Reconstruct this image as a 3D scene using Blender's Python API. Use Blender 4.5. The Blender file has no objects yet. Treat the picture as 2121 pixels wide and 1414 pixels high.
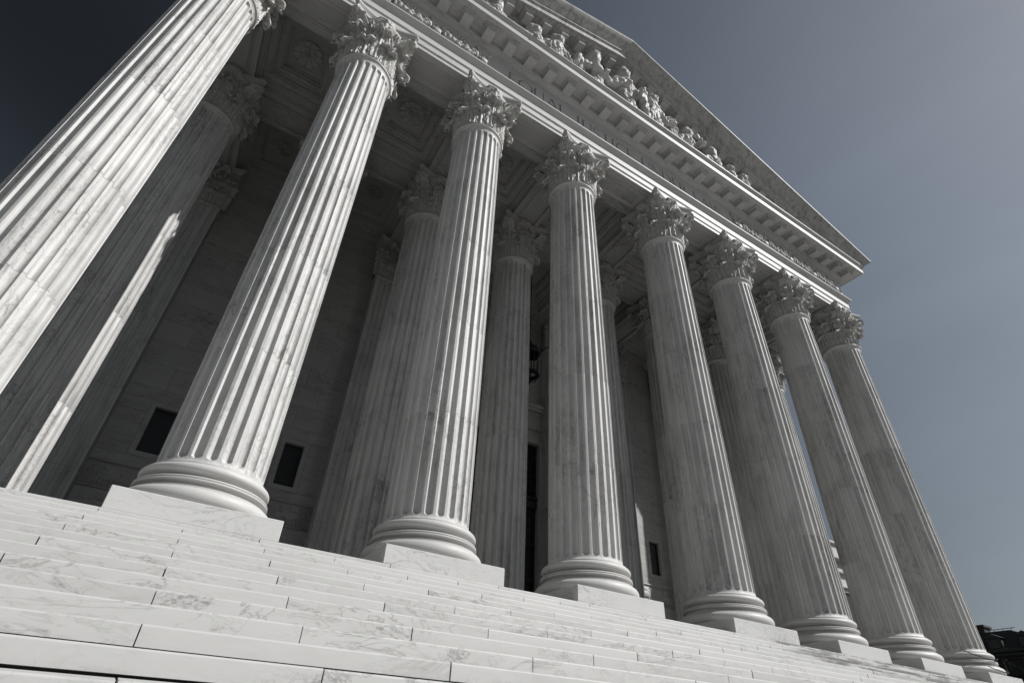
import bpy, bmesh, math, random
from mathutils import Vector, Matrix, noise
rnd = random.Random(7)
R = math.radians
sc = bpy.context.scene
COL = sc.collection
PI = math.pi

# ------------------------------------------------------------------ camera
cam_d = bpy.data.cameras.new('camera')
cam = bpy.data.objects.new('camera', cam_d); COL.objects.link(cam); sc.camera = cam
cam_d.sensor_width = 36.0; cam_d.lens = 1145.8 / 2121 * 36.0
cam_d.clip_start = 0.1; cam_d.clip_end = 6000
c_right = Vector((0.84194, -0.53811, 0.03993)).normalized()
c_down = Vector((0.34967, 0.48529, -0.80139))
c_fwd = Vector((0.41110, 0.68880, 0.59650)).normalized()
CAMROT = (c_right, c_down, c_fwd)
c_up = (-(c_down - c_down.dot(c_fwd) * c_fwd)).normalized()
c_right = c_fwd.cross(c_up).normalized()
m = Matrix((c_right, c_up, -c_fwd)).transposed().to_4x4()
m.translation = Vector((3.5015, -9.8298, -2.6094))
cam.matrix_world = m

# ------------------------------------------------------------------ sky, sun, exposure
SUN_AZ, SUN_EL = -40.3, 42.0          # degrees from +X, and above the horizon
sv = Vector((math.cos(R(SUN_AZ)) * math.cos(R(SUN_EL)), math.sin(R(SUN_AZ)) * math.cos(R(SUN_EL)), math.sin(R(SUN_EL))))
world = bpy.data.worlds.new('World'); sc.world = world; world.use_nodes = True
wt = world.node_tree; wn = wt.nodes; wl = wt.links
bg = wn['Background']; bg.inputs[1].default_value = 0.071
sky = wn.new('ShaderNodeTexSky'); sky.sky_type = 'NISHITA'; sky.sun_disc = False
sky.sun_elevation = R(SUN_EL); sky.sun_rotation = R(90 - SUN_AZ)
sky.air_density = 1.0; sky.dust_density = 1.0; sky.altitude = 0
hs = wn.new('ShaderNodeHueSaturation'); hs.inputs['Hue'].default_value = 0.488; hs.inputs['Saturation'].default_value = 0.55
wl.new(sky.outputs[0], hs.inputs['Color'])
# skylight is polarised most strongly a right angle away from the sun; the photograph was taken through a polarising filter
tc = wn.new('ShaderNodeTexCoord')
dot = wn.new('ShaderNodeVectorMath'); dot.operation = 'DOT_PRODUCT'; dot.inputs[1].default_value = sv
wl.new(tc.outputs['Generated'], dot.inputs[0])
def wmath(op, a, b=None):
    n = wn.new('ShaderNodeMath'); n.operation = op
    for i, v in enumerate((a, b)):
        if v is None: continue
        if isinstance(v, (int, float)): n.inputs[i].default_value = v
        else: wl.new(v, n.inputs[i])
    return n.outputs[0]
s2 = wmath('SUBTRACT', 1.0, wmath('MULTIPLY', dot.outputs['Value'], dot.outputs['Value']))
pol = wmath('MULTIPLY', wmath('SUBTRACT', 1.0, wmath('MULTIPLY', wmath('POWER', s2, 3.0), 0.86)), 0.92)
sz = wn.new('ShaderNodeSeparateXYZ'); wl.new(tc.outputs['Generated'], sz.inputs[0])
up = wmath('MAXIMUM', sz.outputs['Z'], 0.0)
air = wmath('ADD', wmath('SUBTRACT', 1.0, wmath('MULTIPLY', wmath('POWER', up, 8.0), 0.30)), wmath('MULTIPLY', wmath('POWER', wmath('SUBTRACT', 1.0, up), 5.0), 0.45))   # clear dark zenith, pale haze low down
pol = wmath('MULTIPLY', pol, air)
cm = wn.new('ShaderNodeMapping'); cm.inputs['Scale'].default_value = (1.0, 1.0, 3.2); wl.new(tc.outputs['Generated'], cm.inputs['Vector'])
wisp = wn.new('ShaderNodeTexNoise'); wisp.inputs['Scale'].default_value = 1.6; wisp.inputs['Detail'].default_value = 5; wisp.inputs['Roughness'].default_value = 0.5; wisp.inputs['Distortion'].default_value = 0.6; wl.new(cm.outputs[0], wisp.inputs['Vector'])
pol = wmath('MULTIPLY', pol, wmath('ADD', 0.86, wmath('MULTIPLY', wisp.outputs['Fac'], 0.28)))     # thin veils of cirrus over the whole sky
mx = wn.new('ShaderNodeVectorMath'); mx.operation = 'SCALE'
wl.new(hs.outputs['Color'], mx.inputs[0]); wl.new(pol, mx.inputs['Scale'])
wl.new(mx.outputs[0], bg.inputs[0])

sun_d = bpy.data.lights.new('sun', 'SUN'); sun_d.energy = 5.0; sun_d.angle = R(0.55); sun_d.color = (1.0, 0.985, 0.965)
sun = bpy.data.objects.new('sun', sun_d); COL.objects.link(sun)
sun.rotation_euler = (-sv).to_track_quat('-Z', 'Y').to_euler(); sun.location = (20, -20, 40)
vs = sc.view_settings; vs.view_transform = 'Standard'; vs.look = 'None'; vs.exposure = 0.08; vs.gamma = 1.0
vs.use_curve_mapping = False

# ------------------------------------------------------------------ materials
def nodes_of(mat):
    mat.use_nodes = True
    return mat.node_tree, mat.node_tree.nodes, mat.node_tree.links
def marble(name, base=(0.60, 0.595, 0.58), dark=(0.36, 0.355, 0.345), scale=0.55, stretch=(1, 1, 1), vein=0.75, cloud=0.5, rough=0.5, tint=0.09, streak=0.0, grime=0.0, seed=0.0, bump=0.1):
    mat = bpy.data.materials.new(name); t, n, l = nodes_of(mat)
    b = n['Principled BSDF']; b.inputs['Roughness'].default_value = rough
    b.inputs['Specular IOR Level'].default_value = 0.3
    def M(op, a, bb=None, clamp=False):
        x = n.new('ShaderNodeMath'); x.operation = op; x.use_clamp = clamp
        for i, v in enumerate((a, bb)):
            if v is None: continue
            if isinstance(v, (int, float)): x.inputs[i].default_value = v
            else: l.new(v, x.inputs[i])
        return x.outputs[0]
    co = n.new('ShaderNodeTexCoord'); oi = n.new('ShaderNodeObjectInfo')
    off = n.new('ShaderNodeCombineXYZ')
    l.new(M('MULTIPLY', oi.outputs['Random'], 37.0), off.inputs[0]); l.new(M('MULTIPLY', oi.outputs['Random'], 91.0), off.inputs[1]); l.new(M('ADD', M('MULTIPLY', oi.outputs['Random'], 53.0), seed), off.inputs[2])
    add = n.new('ShaderNodeVectorMath'); add.operation = 'ADD'
    l.new(co.outputs['Object'], add.inputs[0]); l.new(off.outputs[0], add.inputs[1])
    mp = n.new('ShaderNodeMapping'); mp.inputs['Scale'].default_value = stretch
    l.new(add.outputs[0], mp.inputs['Vector'])
    def tex(s, detail=6.0, rough_=0.6, dist=0.0, vec=mp.outputs[0]):
        x = n.new('ShaderNodeTexNoise'); x.inputs['Scale'].default_value = s; x.inputs['Detail'].default_value = detail
        x.inputs['Roughness'].default_value = rough_; x.inputs['Distortion'].default_value = dist
        l.new(vec, x.inputs['Vector']); return x.outputs['Fac']
    def ridge(f, width):          # thin line where the noise crosses one half
        return M('SUBTRACT', 1.0, M('DIVIDE', M('ABSOLUTE', M('SUBTRACT', f, 0.5)), width), True)
    v1 = ridge(tex(scale * 1.3, 8, 0.62, 1.6), 0.016)
    v2 = ridge(tex(scale * 3.4, 7, 0.66, 1.1), 0.022)
    patch = M('MULTIPLY', M('SUBTRACT', tex(scale * 0.9, 3), 0.42), 5.0, True)
    veins = M('MULTIPLY', M('ADD', M('MULTIPLY', v1, 0.8), M('MULTIPLY', v2, 0.55)), patch, True)
    cl = M('MULTIPLY', M('SUBTRACT', tex(scale * 1.7, 9, 0.68, 0.5), 0.47), 3.2, True)
    fine = M('MULTIPLY', M('SUBTRACT', tex(scale * 14, 4, 0.6), 0.5), 0.35)
    f = M('ADD', M('MULTIPLY', veins, vein), M('MULTIPLY', cl, cloud * 0.5))
    f = M('ADD', f, M('MULTIPLY', fine, 0.5))
    f = M('ADD', f, M('MULTIPLY', M('SUBTRACT', oi.outputs['Random'], 0.5), tint * 4))
    if streak:
        ms = n.new('ShaderNodeMapping'); ms.inputs['Scale'].default_value = (5.5, 5.5, 0.28)
        l.new(add.outputs[0], ms.inputs['Vector'])
        st = M('MULTIPLY', M('SUBTRACT', tex(1.0, 6, 0.62, 0.4, ms.outputs[0]), 0.44), 4.0, True)
        f = M('ADD', f, M('MULTIPLY', st, streak))
    if grime:
        g = M('MULTIPLY', M('SUBTRACT', tex(scale * 0.45, 8, 0.7, 0.3), 0.60), 7.0, True)
        f = M('ADD', f, M('MULTIPLY', g, grime))
    f = M('MINIMUM', M('MAXIMUM', f, 0.0), 1.6)
    mixn = n.new('ShaderNodeMix'); mixn.data_type = 'RGBA'; mixn.clamp_factor = False
    l.new(f, mixn.inputs['Factor']); mixn.inputs['A'].default_value = (*base, 1); mixn.inputs['B'].default_value = (*dark, 1)
    l.new(mixn.outputs['Result'], b.inputs['Base Color'])
    if bump:
        bp = n.new('ShaderNodeBump'); bp.inputs['Strength'].default_value = bump; bp.inputs['Distance'].default_value = 0.02
        l.new(tex(scale * 22, 5, 0.65), bp.inputs['Height']); l.new(bp.outputs[0], b.inputs['Normal'])
    return mat
def plain(name, col, rough=0.5, metal=0.0, var=0.25, scale=3.0):
    mat = bpy.data.materials.new(name); t, n, l = nodes_of(mat); b = n['Principled BSDF']
    b.inputs['Roughness'].default_value = rough; b.inputs['Metallic'].default_value = metal
    co = n.new('ShaderNodeTexCoord'); x = n.new('ShaderNodeTexNoise'); x.inputs['Scale'].default_value = scale; x.inputs['Detail'].default_value = 6
    l.new(co.outputs['Object'], x.inputs['Vector'])
    r = n.new('ShaderNodeMix'); r.data_type = 'RGBA'; l.new(x.outputs['Fac'], r.inputs['Factor'])
    r.inputs['A'].default_value = (*[c * (1 - var) for c in col], 1); r.inputs['B'].default_value = (*[min(1, c * (1 + var)) for c in col], 1)
    l.new(r.outputs['Result'], b.inputs['Base Color']); return mat

M_STEP = marble('step_marble', (0.452, 0.449, 0.440), (0.165, 0.162, 0.154), 1.0, (0.5, 1.0, 1.6), 0.75, 0.42, 0.55, 0.05, seed=3, bump=0.06)
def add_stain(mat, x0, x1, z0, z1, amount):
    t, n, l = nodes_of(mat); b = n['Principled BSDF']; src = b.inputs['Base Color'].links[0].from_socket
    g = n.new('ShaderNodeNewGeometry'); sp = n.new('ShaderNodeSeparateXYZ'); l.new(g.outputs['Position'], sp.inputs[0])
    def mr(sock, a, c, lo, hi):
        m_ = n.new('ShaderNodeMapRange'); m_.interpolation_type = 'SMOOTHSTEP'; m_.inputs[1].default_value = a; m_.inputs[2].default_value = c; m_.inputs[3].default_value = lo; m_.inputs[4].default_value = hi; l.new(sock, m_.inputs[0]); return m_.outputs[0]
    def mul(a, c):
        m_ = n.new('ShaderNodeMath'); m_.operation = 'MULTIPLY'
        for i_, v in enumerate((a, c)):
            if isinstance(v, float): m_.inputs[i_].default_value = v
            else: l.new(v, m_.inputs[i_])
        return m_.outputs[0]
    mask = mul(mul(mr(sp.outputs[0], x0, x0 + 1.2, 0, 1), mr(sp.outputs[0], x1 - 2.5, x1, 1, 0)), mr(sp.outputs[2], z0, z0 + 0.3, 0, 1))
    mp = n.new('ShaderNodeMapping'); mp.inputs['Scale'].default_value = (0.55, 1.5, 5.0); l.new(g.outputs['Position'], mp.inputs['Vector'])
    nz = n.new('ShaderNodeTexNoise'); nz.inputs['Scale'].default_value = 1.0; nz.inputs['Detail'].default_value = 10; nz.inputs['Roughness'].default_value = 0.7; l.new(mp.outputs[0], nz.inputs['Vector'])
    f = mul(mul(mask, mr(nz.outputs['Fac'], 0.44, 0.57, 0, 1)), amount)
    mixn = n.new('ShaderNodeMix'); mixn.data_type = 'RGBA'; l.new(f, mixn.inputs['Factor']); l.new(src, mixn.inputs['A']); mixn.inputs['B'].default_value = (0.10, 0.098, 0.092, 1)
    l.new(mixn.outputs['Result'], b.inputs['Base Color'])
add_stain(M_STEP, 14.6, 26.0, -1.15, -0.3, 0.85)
M_PLINTH = marble('plinth_marble', (0.488, 0.485, 0.476), (0.24, 0.237, 0.23), 0.9, (0.7, 0.7, 1.6), 0.8, 0.34, 0.5, 0.04, seed=9, bump=0.05)
M_SHAFT = marble('shaft_marble', (0.515, 0.512, 0.502), (0.12, 0.117, 0.111), 0.8, (1.3, 1.3, 0.6), 0.6, 0.78, 0.55, 0.035, streak=0.30, seed=5, bump=0.12)
M_BASE = marble('base_marble', (0.474, 0.470, 0.459), (0.266, 0.263, 0.255), 0.7, (0.8, 0.8, 2.5), 0.5, 0.5, 0.5, 0.05, seed=15, bump=0.06)
M_CAP = marble('carved_marble', (0.429, 0.425, 0.411), (0.200, 0.196, 0.189), 1.3, (1, 1, 1), 0.35, 0.6, 0.6, 0.05, seed=21, bump=0.25)
M_ENT = marble('entablature_marble', (0.455, 0.452, 0.442), (0.19, 0.187, 0.18), 0.6, (0.45, 1.2, 1.6), 0.7, 0.62, 0.55, 0.03, seed=33, bump=0.08)
M_RAKE = marble('weathered_marble', (0.40, 0.397, 0.387), (0.14, 0.137, 0.13), 0.6, (0.9, 0.9, 0.9), 0.45, 0.6, 0.6, 0.03, streak=0.6, grime=0.35, seed=41, bump=0.1)
M_WALL = marble('wall_marble', (0.385, 0.381, 0.370), (0.15, 0.147, 0.14), 0.85, (0.55, 1, 2.6), 1.0, 0.62, 0.5, 0.045, seed=51, bump=0.08)
M_FRAME = marble('window_frame_marble', (0.385, 0.381, 0.370), (0.15, 0.147, 0.14), 0.85, (0.55, 1, 2.6), 1.0, 0.62, 0.5, 0.0, seed=57, bump=0.08)
M_CEIL = marble('ceiling_marble', (0.40, 0.397, 0.387), (0.17, 0.167, 0.16), 0.7, (0.45, 0.8, 1), 0.85, 0.65, 0.55, 0.08, seed=61, bump=0.08)
M_STAT = marble('statue_marble', (0.444, 0.440, 0.429), (0.252, 0.248, 0.240), 0.9, (1, 1, 1), 0.25, 0.5, 0.6, 0.03, seed=71, bump=0.1)
M_GAP = plain('joint_mortar', (0.05, 0.05, 0.05), 0.9)
M_VOID = plain('dark_glass', (0.004, 0.004, 0.004), 0.45)
M_GLASS = bpy.data.materials.new('clear_glass'); M_GLASS.use_nodes = True
M_GLASS.node_tree.nodes['Principled BSDF'].inputs['Transmission Weight'].default_value = 1.0; M_GLASS.node_tree.nodes['Principled BSDF'].inputs['Roughness'].default_value = 0.02; M_GLASS.node_tree.nodes['Principled BSDF'].inputs['IOR'].default_value = 1.02
M_BRONZE = plain('dark_bronze', (0.022, 0.021, 0.019), 0.5, 0.3)
M_IRON = plain('black_iron', (0.012, 0.012, 0.012), 0.5, 0.4)
M_SLATE = plain('dark_slate', (0.022, 0.022, 0.023), 0.7, 0, 0.35)
M_BRICK = plain('soot_brick', (0.028, 0.027, 0.026), 0.85, 0, 0.35)
M_WING = marble('wing_marble', (0.444, 0.440, 0.429), (0.296, 0.292, 0.285), 0.3, (1, 1, 1), 0.3, 0.4, 0.6, 0.03, seed=81, bump=0.0)
M_PLAZA = marble('plaza_marble', (0.17, 0.168, 0.163), (0.10, 0.098, 0.095), 0.3, (1, 1, 1), 0.4, 0.5, 0.6, 0.03, seed=91, bump=0.05)
M_GROUND = plain('ground', (0.055, 0.057, 0.05), 0.95, 0, 0.3, 0.05)

# ------------------------------------------------------------------ mesh helpers
class MB:
    def __init__(s): s.v = []; s.f = []
    def add(s, verts, faces):
        o = len(s.v); s.v += [tuple(p) for p in verts]; s.f += [tuple(i + o for i in q) for q in faces]; return s
    def box(s, x0, x1, y0, y1, z0, z1):
        return s.add([(x0, y0, z0), (x1, y0, z0), (x1, y1, z0), (x0, y1, z0), (x0, y0, z1), (x1, y0, z1), (x1, y1, z1), (x0, y1, z1)],
                     [(3, 2, 1, 0), (4, 5, 6, 7), (0, 1, 5, 4), (1, 2, 6, 5), (2, 3, 7, 6), (3, 0, 4, 7)])
    def cbox(s, x0, x1, y0, y1, z0, z1, c=0.012):     # chamfered box (44 triangles)
        xs = (x0, x1); ys = (y0, y1); zs = (z0, z1); V = []; idx = {}
        for i in (0, 1):
            for j in (0, 1):
                for k in (0, 1):
                    p = (xs[i], ys[j], zs[k]); q = (1 - 2 * i, 1 - 2 * j, 1 - 2 * k)
                    for a in range(3):
                        w = [p[b] + (0 if b == a else q[b] * c) for b in range(3)]
                        idx[(i, j, k, a)] = len(V); V.append(tuple(w))
        F = []
        cyc = ((0, 0), (1, 0), (1, 1), (0, 1))
        for a in range(3):
            for e in (0, 1):
                q = []
                for u, w in cyc:
                    t = [0, 0, 0]; t[a] = e; t[(a + 1) % 3] = u; t[(a + 2) % 3] = w; q.append(idx[(*t, a)])
                F.append(q if e else q[::-1])
        for a in range(3):
            b, d = (a + 1) % 3, (a + 2) % 3
            for u in (0, 1):
                for w in (0, 1):
                    t0 = [0, 0, 0]; t1 = [0, 0, 0]; t0[b] = t1[b] = u; t0[d] = t1[d] = w; t1[a] = 1
                    q = [idx[(*t0, b)], idx[(*t1, b)], idx[(*t1, d)], idx[(*t0, d)]]
                    F.append(q)
        for i in (0, 1):
            for j in (0, 1):
                for k in (0, 1): F.append([idx[(i, j, k, a)] for a in range(3)])
        return s.add(V, F)
    def lathe(s, prof, n=64, cap=False, c=(0, 0, 0)):
        m_ = len(prof); V = []
        for i in range(n):
            a = 2 * PI * i / n
            for r, z in prof: V.append((c[0] + r * math.cos(a), c[1] + r * math.sin(a), c[2] + z))
        F = []
        for i in range(n):
            j = (i + 1) % n
            for k in range(m_ - 1): F.append((i * m_ + k, j * m_ + k, j * m_ + k + 1, i * m_ + k + 1))
        if cap:
            F.append(tuple(i * m_ for i in range(n))[::-1]); F.append(tuple(i * m_ + m_ - 1 for i in range(n)))
        return s.add(V, F)
    def extr_x(s, prof, x0, x1):      # closed profile of (y,z), extruded along x
        n = len(prof); V = [(x0, y, z) for y, z in prof] + [(x1, y, z) for y, z in prof]
        F = [(i, (i + 1) % n, n + (i + 1) % n, n + i) for i in range(n)]
        F += [tuple(range(n))[::-1], tuple(range(n, 2 * n))]
        return s.add(V, F)
    def prism(s, pts, y0, y1):        # closed polygon of (x,z), extruded along y
        n = len(pts); V = [(x, y0, z) for x, z in pts] + [(x, y1, z) for x, z in pts]
        F = [(i, (i + 1) % n, n + (i + 1) % n, n + i) for i in range(n)] + [tuple(range(n)), tuple(range(n, 2 * n))[::-1]]
        return s.add(V, F)
    def ell(s, c, r, nu=10, nv=7, rot=None):
        V = []; F = []
        for j in range(nv + 1):
            ph = -PI / 2 + PI * j / nv
            for i in range(nu):
                a = 2 * PI * i / nu
                p = Vector((r[0] * math.cos(ph) * math.cos(a), r[1] * math.cos(ph) * math.sin(a), r[2] * math.sin(ph)))
                if rot is not None: p = rot @ p
                V.append((c[0] + p.x, c[1] + p.y, c[2] + p.z))
        for j in range(nv):
            for i in range(nu):
                k = (i + 1) % nu
                F.append((j * nu + i, j * nu + k, (j + 1) * nu + k, (j + 1) * nu + i))
        return s.add(V, F)
    def tube(s, pts, rad, n=8, cap=True):
        pts = [Vector(p) for p in pts]; V = []; F = []; m_ = len(pts)
        ref = Vector((0.123, 0.31, 0.94)).normalized()
        for i, p in enumerate(pts):
            t = (pts[min(i + 1, m_ - 1)] - pts[max(i - 1, 0)]).normalized()
            a = t.cross(ref)
            if a.length < 0.05: a = t.cross(Vector((1, 0, 0)))
            a.normalize(); b = t.cross(a)
            r = rad[i] if isinstance(rad, (list, tuple)) else rad
            for k in range(n):
                w = 2 * PI * k / n; V.append(p + a * (r * math.cos(w)) + b * (r * math.sin(w)))
        for i in range(m_ - 1):
            for k in range(n):
                k2 = (k + 1) % n; F.append((i * n + k, i * n + k2, (i + 1) * n + k2, (i + 1) * n + k))
        if cap: F += [tuple(range(n))[::-1], tuple(range((m_ - 1) * n, m_ * n))]
        return s.add(V, F)
    def ribbon(s, pts, side, nrm, w, th):   # swept rectangular band with a rolled middle; lists per point
        V = []; F = []; n = len(pts)
        for i in range(n):
            p, a, b = Vector(pts[i]), Vector(side[i]), Vector(nrm[i]); ww = w[i] / 2; t = th[i]
            for u, h in ((-1, 0), (-1, 1), (-.72, 1.05), (-.5, .7), (0, .6), (.5, .7), (.72, 1.05), (1, 1), (1, 0)): V.append(p + a * (ww * u) + b * (t * h))
        k = 9
        for i in range(n - 1):
            for j in range(k):
                j2 = (j + 1) % k; F.append((i * k + j, i * k + j2, (i + 1) * k + j2, (i + 1) * k + j))
        F += [tuple(range(k)), tuple(range((n - 1) * k, n * k))[::-1]]
        return s.add(V, F)
    def mesh(s, name, smooth=None, recalc=True):
        me = bpy.data.meshes.new(name); me.from_pydata(s.v, [], s.f)
        if recalc:
            bm = bmesh.new(); bm.from_mesh(me); bmesh.ops.recalc_face_normals(bm, faces=bm.faces); bm.to_mesh(me); bm.free()
        if smooth is not None:
            me.shade_smooth(); me.set_sharp_from_angle(angle=R(smooth))
        me.update(); return me
def obj(name, me, mat, parent=None, loc=(0, 0, 0), rz=0.0, scale=None):
    if isinstance(me, MB): me = me.mesh(name)
    if mat is not None and not me.materials: me.materials.append(mat)
    o = bpy.data.objects.new(name, me); COL.objects.link(o)
    o.location = loc; o.rotation_euler = (0, 0, rz)
    if scale: o.scale = scale
    if parent is not None: o.parent = parent
    return o
def empty(name, loc=(0, 0, 0)):
    o = bpy.data.objects.new(name, None); COL.objects.link(o); o.location = loc; o.empty_display_size = 0.3; return o
def tag(o, label=None, cat=None, group=None, kind=None):
    if label: o['label'] = label
    if cat: o['category'] = cat; o['kind'] = kind or 'thing'
    if group: o['group'] = group
    if kind: o['kind'] = kind
    return o
KIDS = {}
def copy_tree(o, parent=None):
    c = o.copy(); COL.objects.link(c); c.parent = parent
    for ch in o.children: copy_tree(ch, c)
    return c

# ------------------------------------------------------------------ measures (plinth top of the columns is z = 0)
S = 3.84
XS = [0, S, 2 * S, 3 * S, 3 * S + 4.33, 4 * S + 4.33, 5 * S + 4.33, 6 * S + 4.33]
X0, X7 = XS[0], XS[7]; XM = (X0 + X7) / 2
PL = 1.1166            # half width of a plinth
ZL = -0.311            # landing
YB = 4.15              # second row
YW = 8.2               # wall face
SH = 0.042             # the rear rows stand a little to the right of the front row
def sh(y): return SH * y
def shear(mb): mb.v = [(x + SH * y, y, z) for x, y, z in mb.v]; return mb
ZA = 15.13             # underside of the architrave

# ================================================================== GROUND, STEPS
g = MB(); g.add([(-3000, -3000, -4.31), (3000, -3000, -4.31), (3000, 3000, -4.31), (-3000, 3000, -4.31)], [(0, 1, 2, 3)])
tag(obj('ground', g, M_GROUND), kind='structure')
g = MB(); g.box(-24, 52, -60, -0.5, -4.30, -4.16)
tag(obj('plaza', g, M_PLAZA), kind='structure')
g = MB(); g.box(-3.2, X7 + 3.2, -1.02, 10.0, -1.2, ZL - 0.004)
tag(obj('portico_floor', g, M_PLAZA), kind='structure')

TR, RI = 0.4119, 0.1603
NROW = 14
steps = MB()
core = []
for k in range(0, 25):      # dark mortar bed under and between the blocks
    y = -1.28 - k * TR
    steps.box(-4.2, X7 + 4.2, y + 0.05, y + TR + 0.06 + (0.25 if k == 0 else 0), ZL - (k + 1) * RI - 0.3, ZL - k * RI - 0.05)
st = tag(obj('marble_steps', steps, M_GAP), kind='structure')
def step_profile(wash=0.034, gap=0.012):
    p = [(0.0, -RI + gap)]; r = 0.014
    for i in range(5):
        a = PI + (-PI / 2) * i / 4
        p.append((r + r * math.cos(a), -r + r * math.sin(a) - wash))
    p += [(TR + 0.03, 0.0), (TR + 0.03, -RI + gap)]
    return p
SP = step_profile()
LB = 1.955
lens = [LB - 0.009, LB - 0.011, LB - 0.007]
smeshes = []
for L in lens:
    q = MB(); q.extr_x(SP, 0, L); me = q.mesh('step_block', 35); me.materials.append(M_STEP); smeshes.append(me)
for k in range(NROW):
    x = (2.73 if k % 2 == 0 else 3.72) - 0.012 * k - LB * 4
    while x < X7 + 3.6:
        y = -1.28 - k * TR + rnd.uniform(-0.0035, 0.0035)
        if x > -3.9:
            o = obj('step_block', smeshes[rnd.randrange(3)], None, st, (x, y, ZL - k * RI + rnd.uniform(-0.002, 0.002)))
        x += LB
low = MB()
for k in range(NROW, 25):
    x = (2.73 if k % 2 == 0 else 3.72) - LB * 4
    while x < X7 + 3.6:
        if x > -3.9: low.extr_x([(a - 1.28 - k * TR, b + ZL - k * RI) for a, b in SP], x, x + LB - 0.01)
        x += LB
o = obj('step_block', low, M_STEP, st); o['kind'] = 'stuff'
o['label'] = 'lower flight of marble step blocks below the frame'
for sx, nm in ((-4.9, 'near'), (X7 + 3.75, 'far')):
    q = MB(); q.cbox(sx, sx + 1.15, -7.2, -1.0, -4.3, ZL - 0.55, 0.03); q.cbox(sx - 0.06, sx + 1.21, -7.26, -0.94, ZL - 0.55, ZL - 0.30, 0.03)
    tag(obj('cheek_wall', q, M_PLINTH), 'low marble cheek wall closing the %s end of the steps' % ('left' if nm == 'near' else 'right'), 'wall', 'cheek walls beside the steps')

# ================================================================== COLUMN (one prototype)
def flute_ring(r, n, depth_fn):
    out = []
    step = 2 * PI / n; fil = 0.115 * step            # half width of the fillet
    us = (-1, -0.94, -0.78, -0.52, -0.26, 0, 0.26, 0.52, 0.78, 0.94, 1)
    for i in range(n):
        a0 = i * step
        out.append((r, a0 - fil * 0.0))
        for u in us:
            a = a0 + step / 2 + u * (step / 2 - fil)
            out.append((r - depth_fn(u), a))
    return out
RB, RT = 0.81, 0.735
ZF0, ZF1 = 0.735, 12.82
def shaft_r(z):
    t = max(0, min(1, (z - 0.7) / 12.2))
    return RB + (RT - RB) * (0.25 * t + 0.75 * t * t) if t < 1 else RT
def drum(z0, z1, first=False, last=False):
    zs = []
    if first: zs = [0.735 + 0.0] + [0.735 + 0.095 * i / 8 for i in range(1, 9)]
    else: zs = [z0, z0 + 0.008]
    if last: e = [ZF1 - 0.09 + 0.09 * i / 8 for i in range(0, 9)]
    else: e = [z1 - 0.008, z1]
    a, b = zs[-1], e[0]
    zs += [a + (b - a) * i / 5 for i in range(1, 5)] + e
    if first: zs = [0.650, 0.664, 0.680, 0.70, 0.718] + zs
    if last: zs = zs + [12.86, 12.90, 12.935]
    V = []; F = []; cnt = None
    for z in zs:
        r = shaft_r(z)
        if first and z < 0.74: r = RB + {0.650: 0.062, 0.664: 0.040, 0.680: 0.024, 0.70: 0.011, 0.718: 0.004}.get(z, 0.002)
        if last and z > ZF1: r = RT + {12.86: 0.004, 12.90: 0.015, 12.935: 0.035}.get(z, 0)
        if (not first and z == z0) or (not last and z == z1): r -= 0.007
        wd = math.pi * r / 24 * 0.77
        d0 = wd * 0.92
        def dep(u, z=z, wd=wd, d0=d0):
            h = min(z - ZF0, ZF1 - z)
            if h <= 0: return 0.0
            e_ = max(0.0, 1 - h / wd)
            return d0 * math.sqrt(max(0.0, 1 - u * u - e_ * e_)) if abs(u) < 1 else 0.0
        ring = flute_ring(r, 24, dep)
        cnt = len(ring); V += [(rr * math.cos(a_), rr * math.sin(a_), z) for rr, a_ in ring]
    for k in range(len(zs) - 1):
        for i in range(cnt):
            j = (i + 1) % cnt; F.append((k * cnt + i, k * cnt + j, (k + 1) * cnt + j, (k + 1) * cnt + i))
    mb = MB(); mb.add(V, F); me = mb.mesh('shaft_drum', 32, recalc=False); me.materials.append(M_SHAFT); return me
JZ = [0.70, 2.85, 5.27, 7.87, 10.42, 12.93]
DRUMS = [drum(JZ[i], JZ[i + 1], i == 0, i == 4) for i in range(5)]
def arc(cx, cz, r, a0, a1, n): return [(cx + r * math.cos(R(a0 + (a1 - a0) * i / n)), cz + r * math.sin(R(a0 + (a1 - a0) * i / n))) for i in range(n + 1)]
base_prof = [(0.9, 0.0)] + arc(0.980, 0.120, 0.120, -88, 88, 14) + [(0.984, 0.242), (0.994, 0.245), (0.994, 0.263), (0.955, 0.266), (0.915, 0.276), (0.896, 0.294), (0.898, 0.314), (0.92, 0.330), (0.955, 0.337)] \
    + arc(0.972, 0.355, 0.0175, -80, 80, 5) + arc(0.966, 0.392, 0.0175, -80, 80, 5) + [(0.95, 0.412), (0.91, 0.415), (0.870, 0.425), (0.850, 0.442), (0.850, 0.456), (0.868, 0.466), (0.900, 0.470), (0.902, 0.482)] \
    + arc(0.893, 0.553, 0.070, -85, 85, 12) + [(0.888, 0.626), (0.888, 0.652), (0.80, 0.654)]
q = MB(); q.lathe(base_prof, 96); BASE = q.mesh('base', 40); BASE.materials.append(M_BASE)
q = MB(); q.cbox(-PL, PL, -PL, PL, ZL, 0.0, 0.010); PLINTH = q.mesh('plinth'); PLINTH.materials.append(M_PLINTH)

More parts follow.
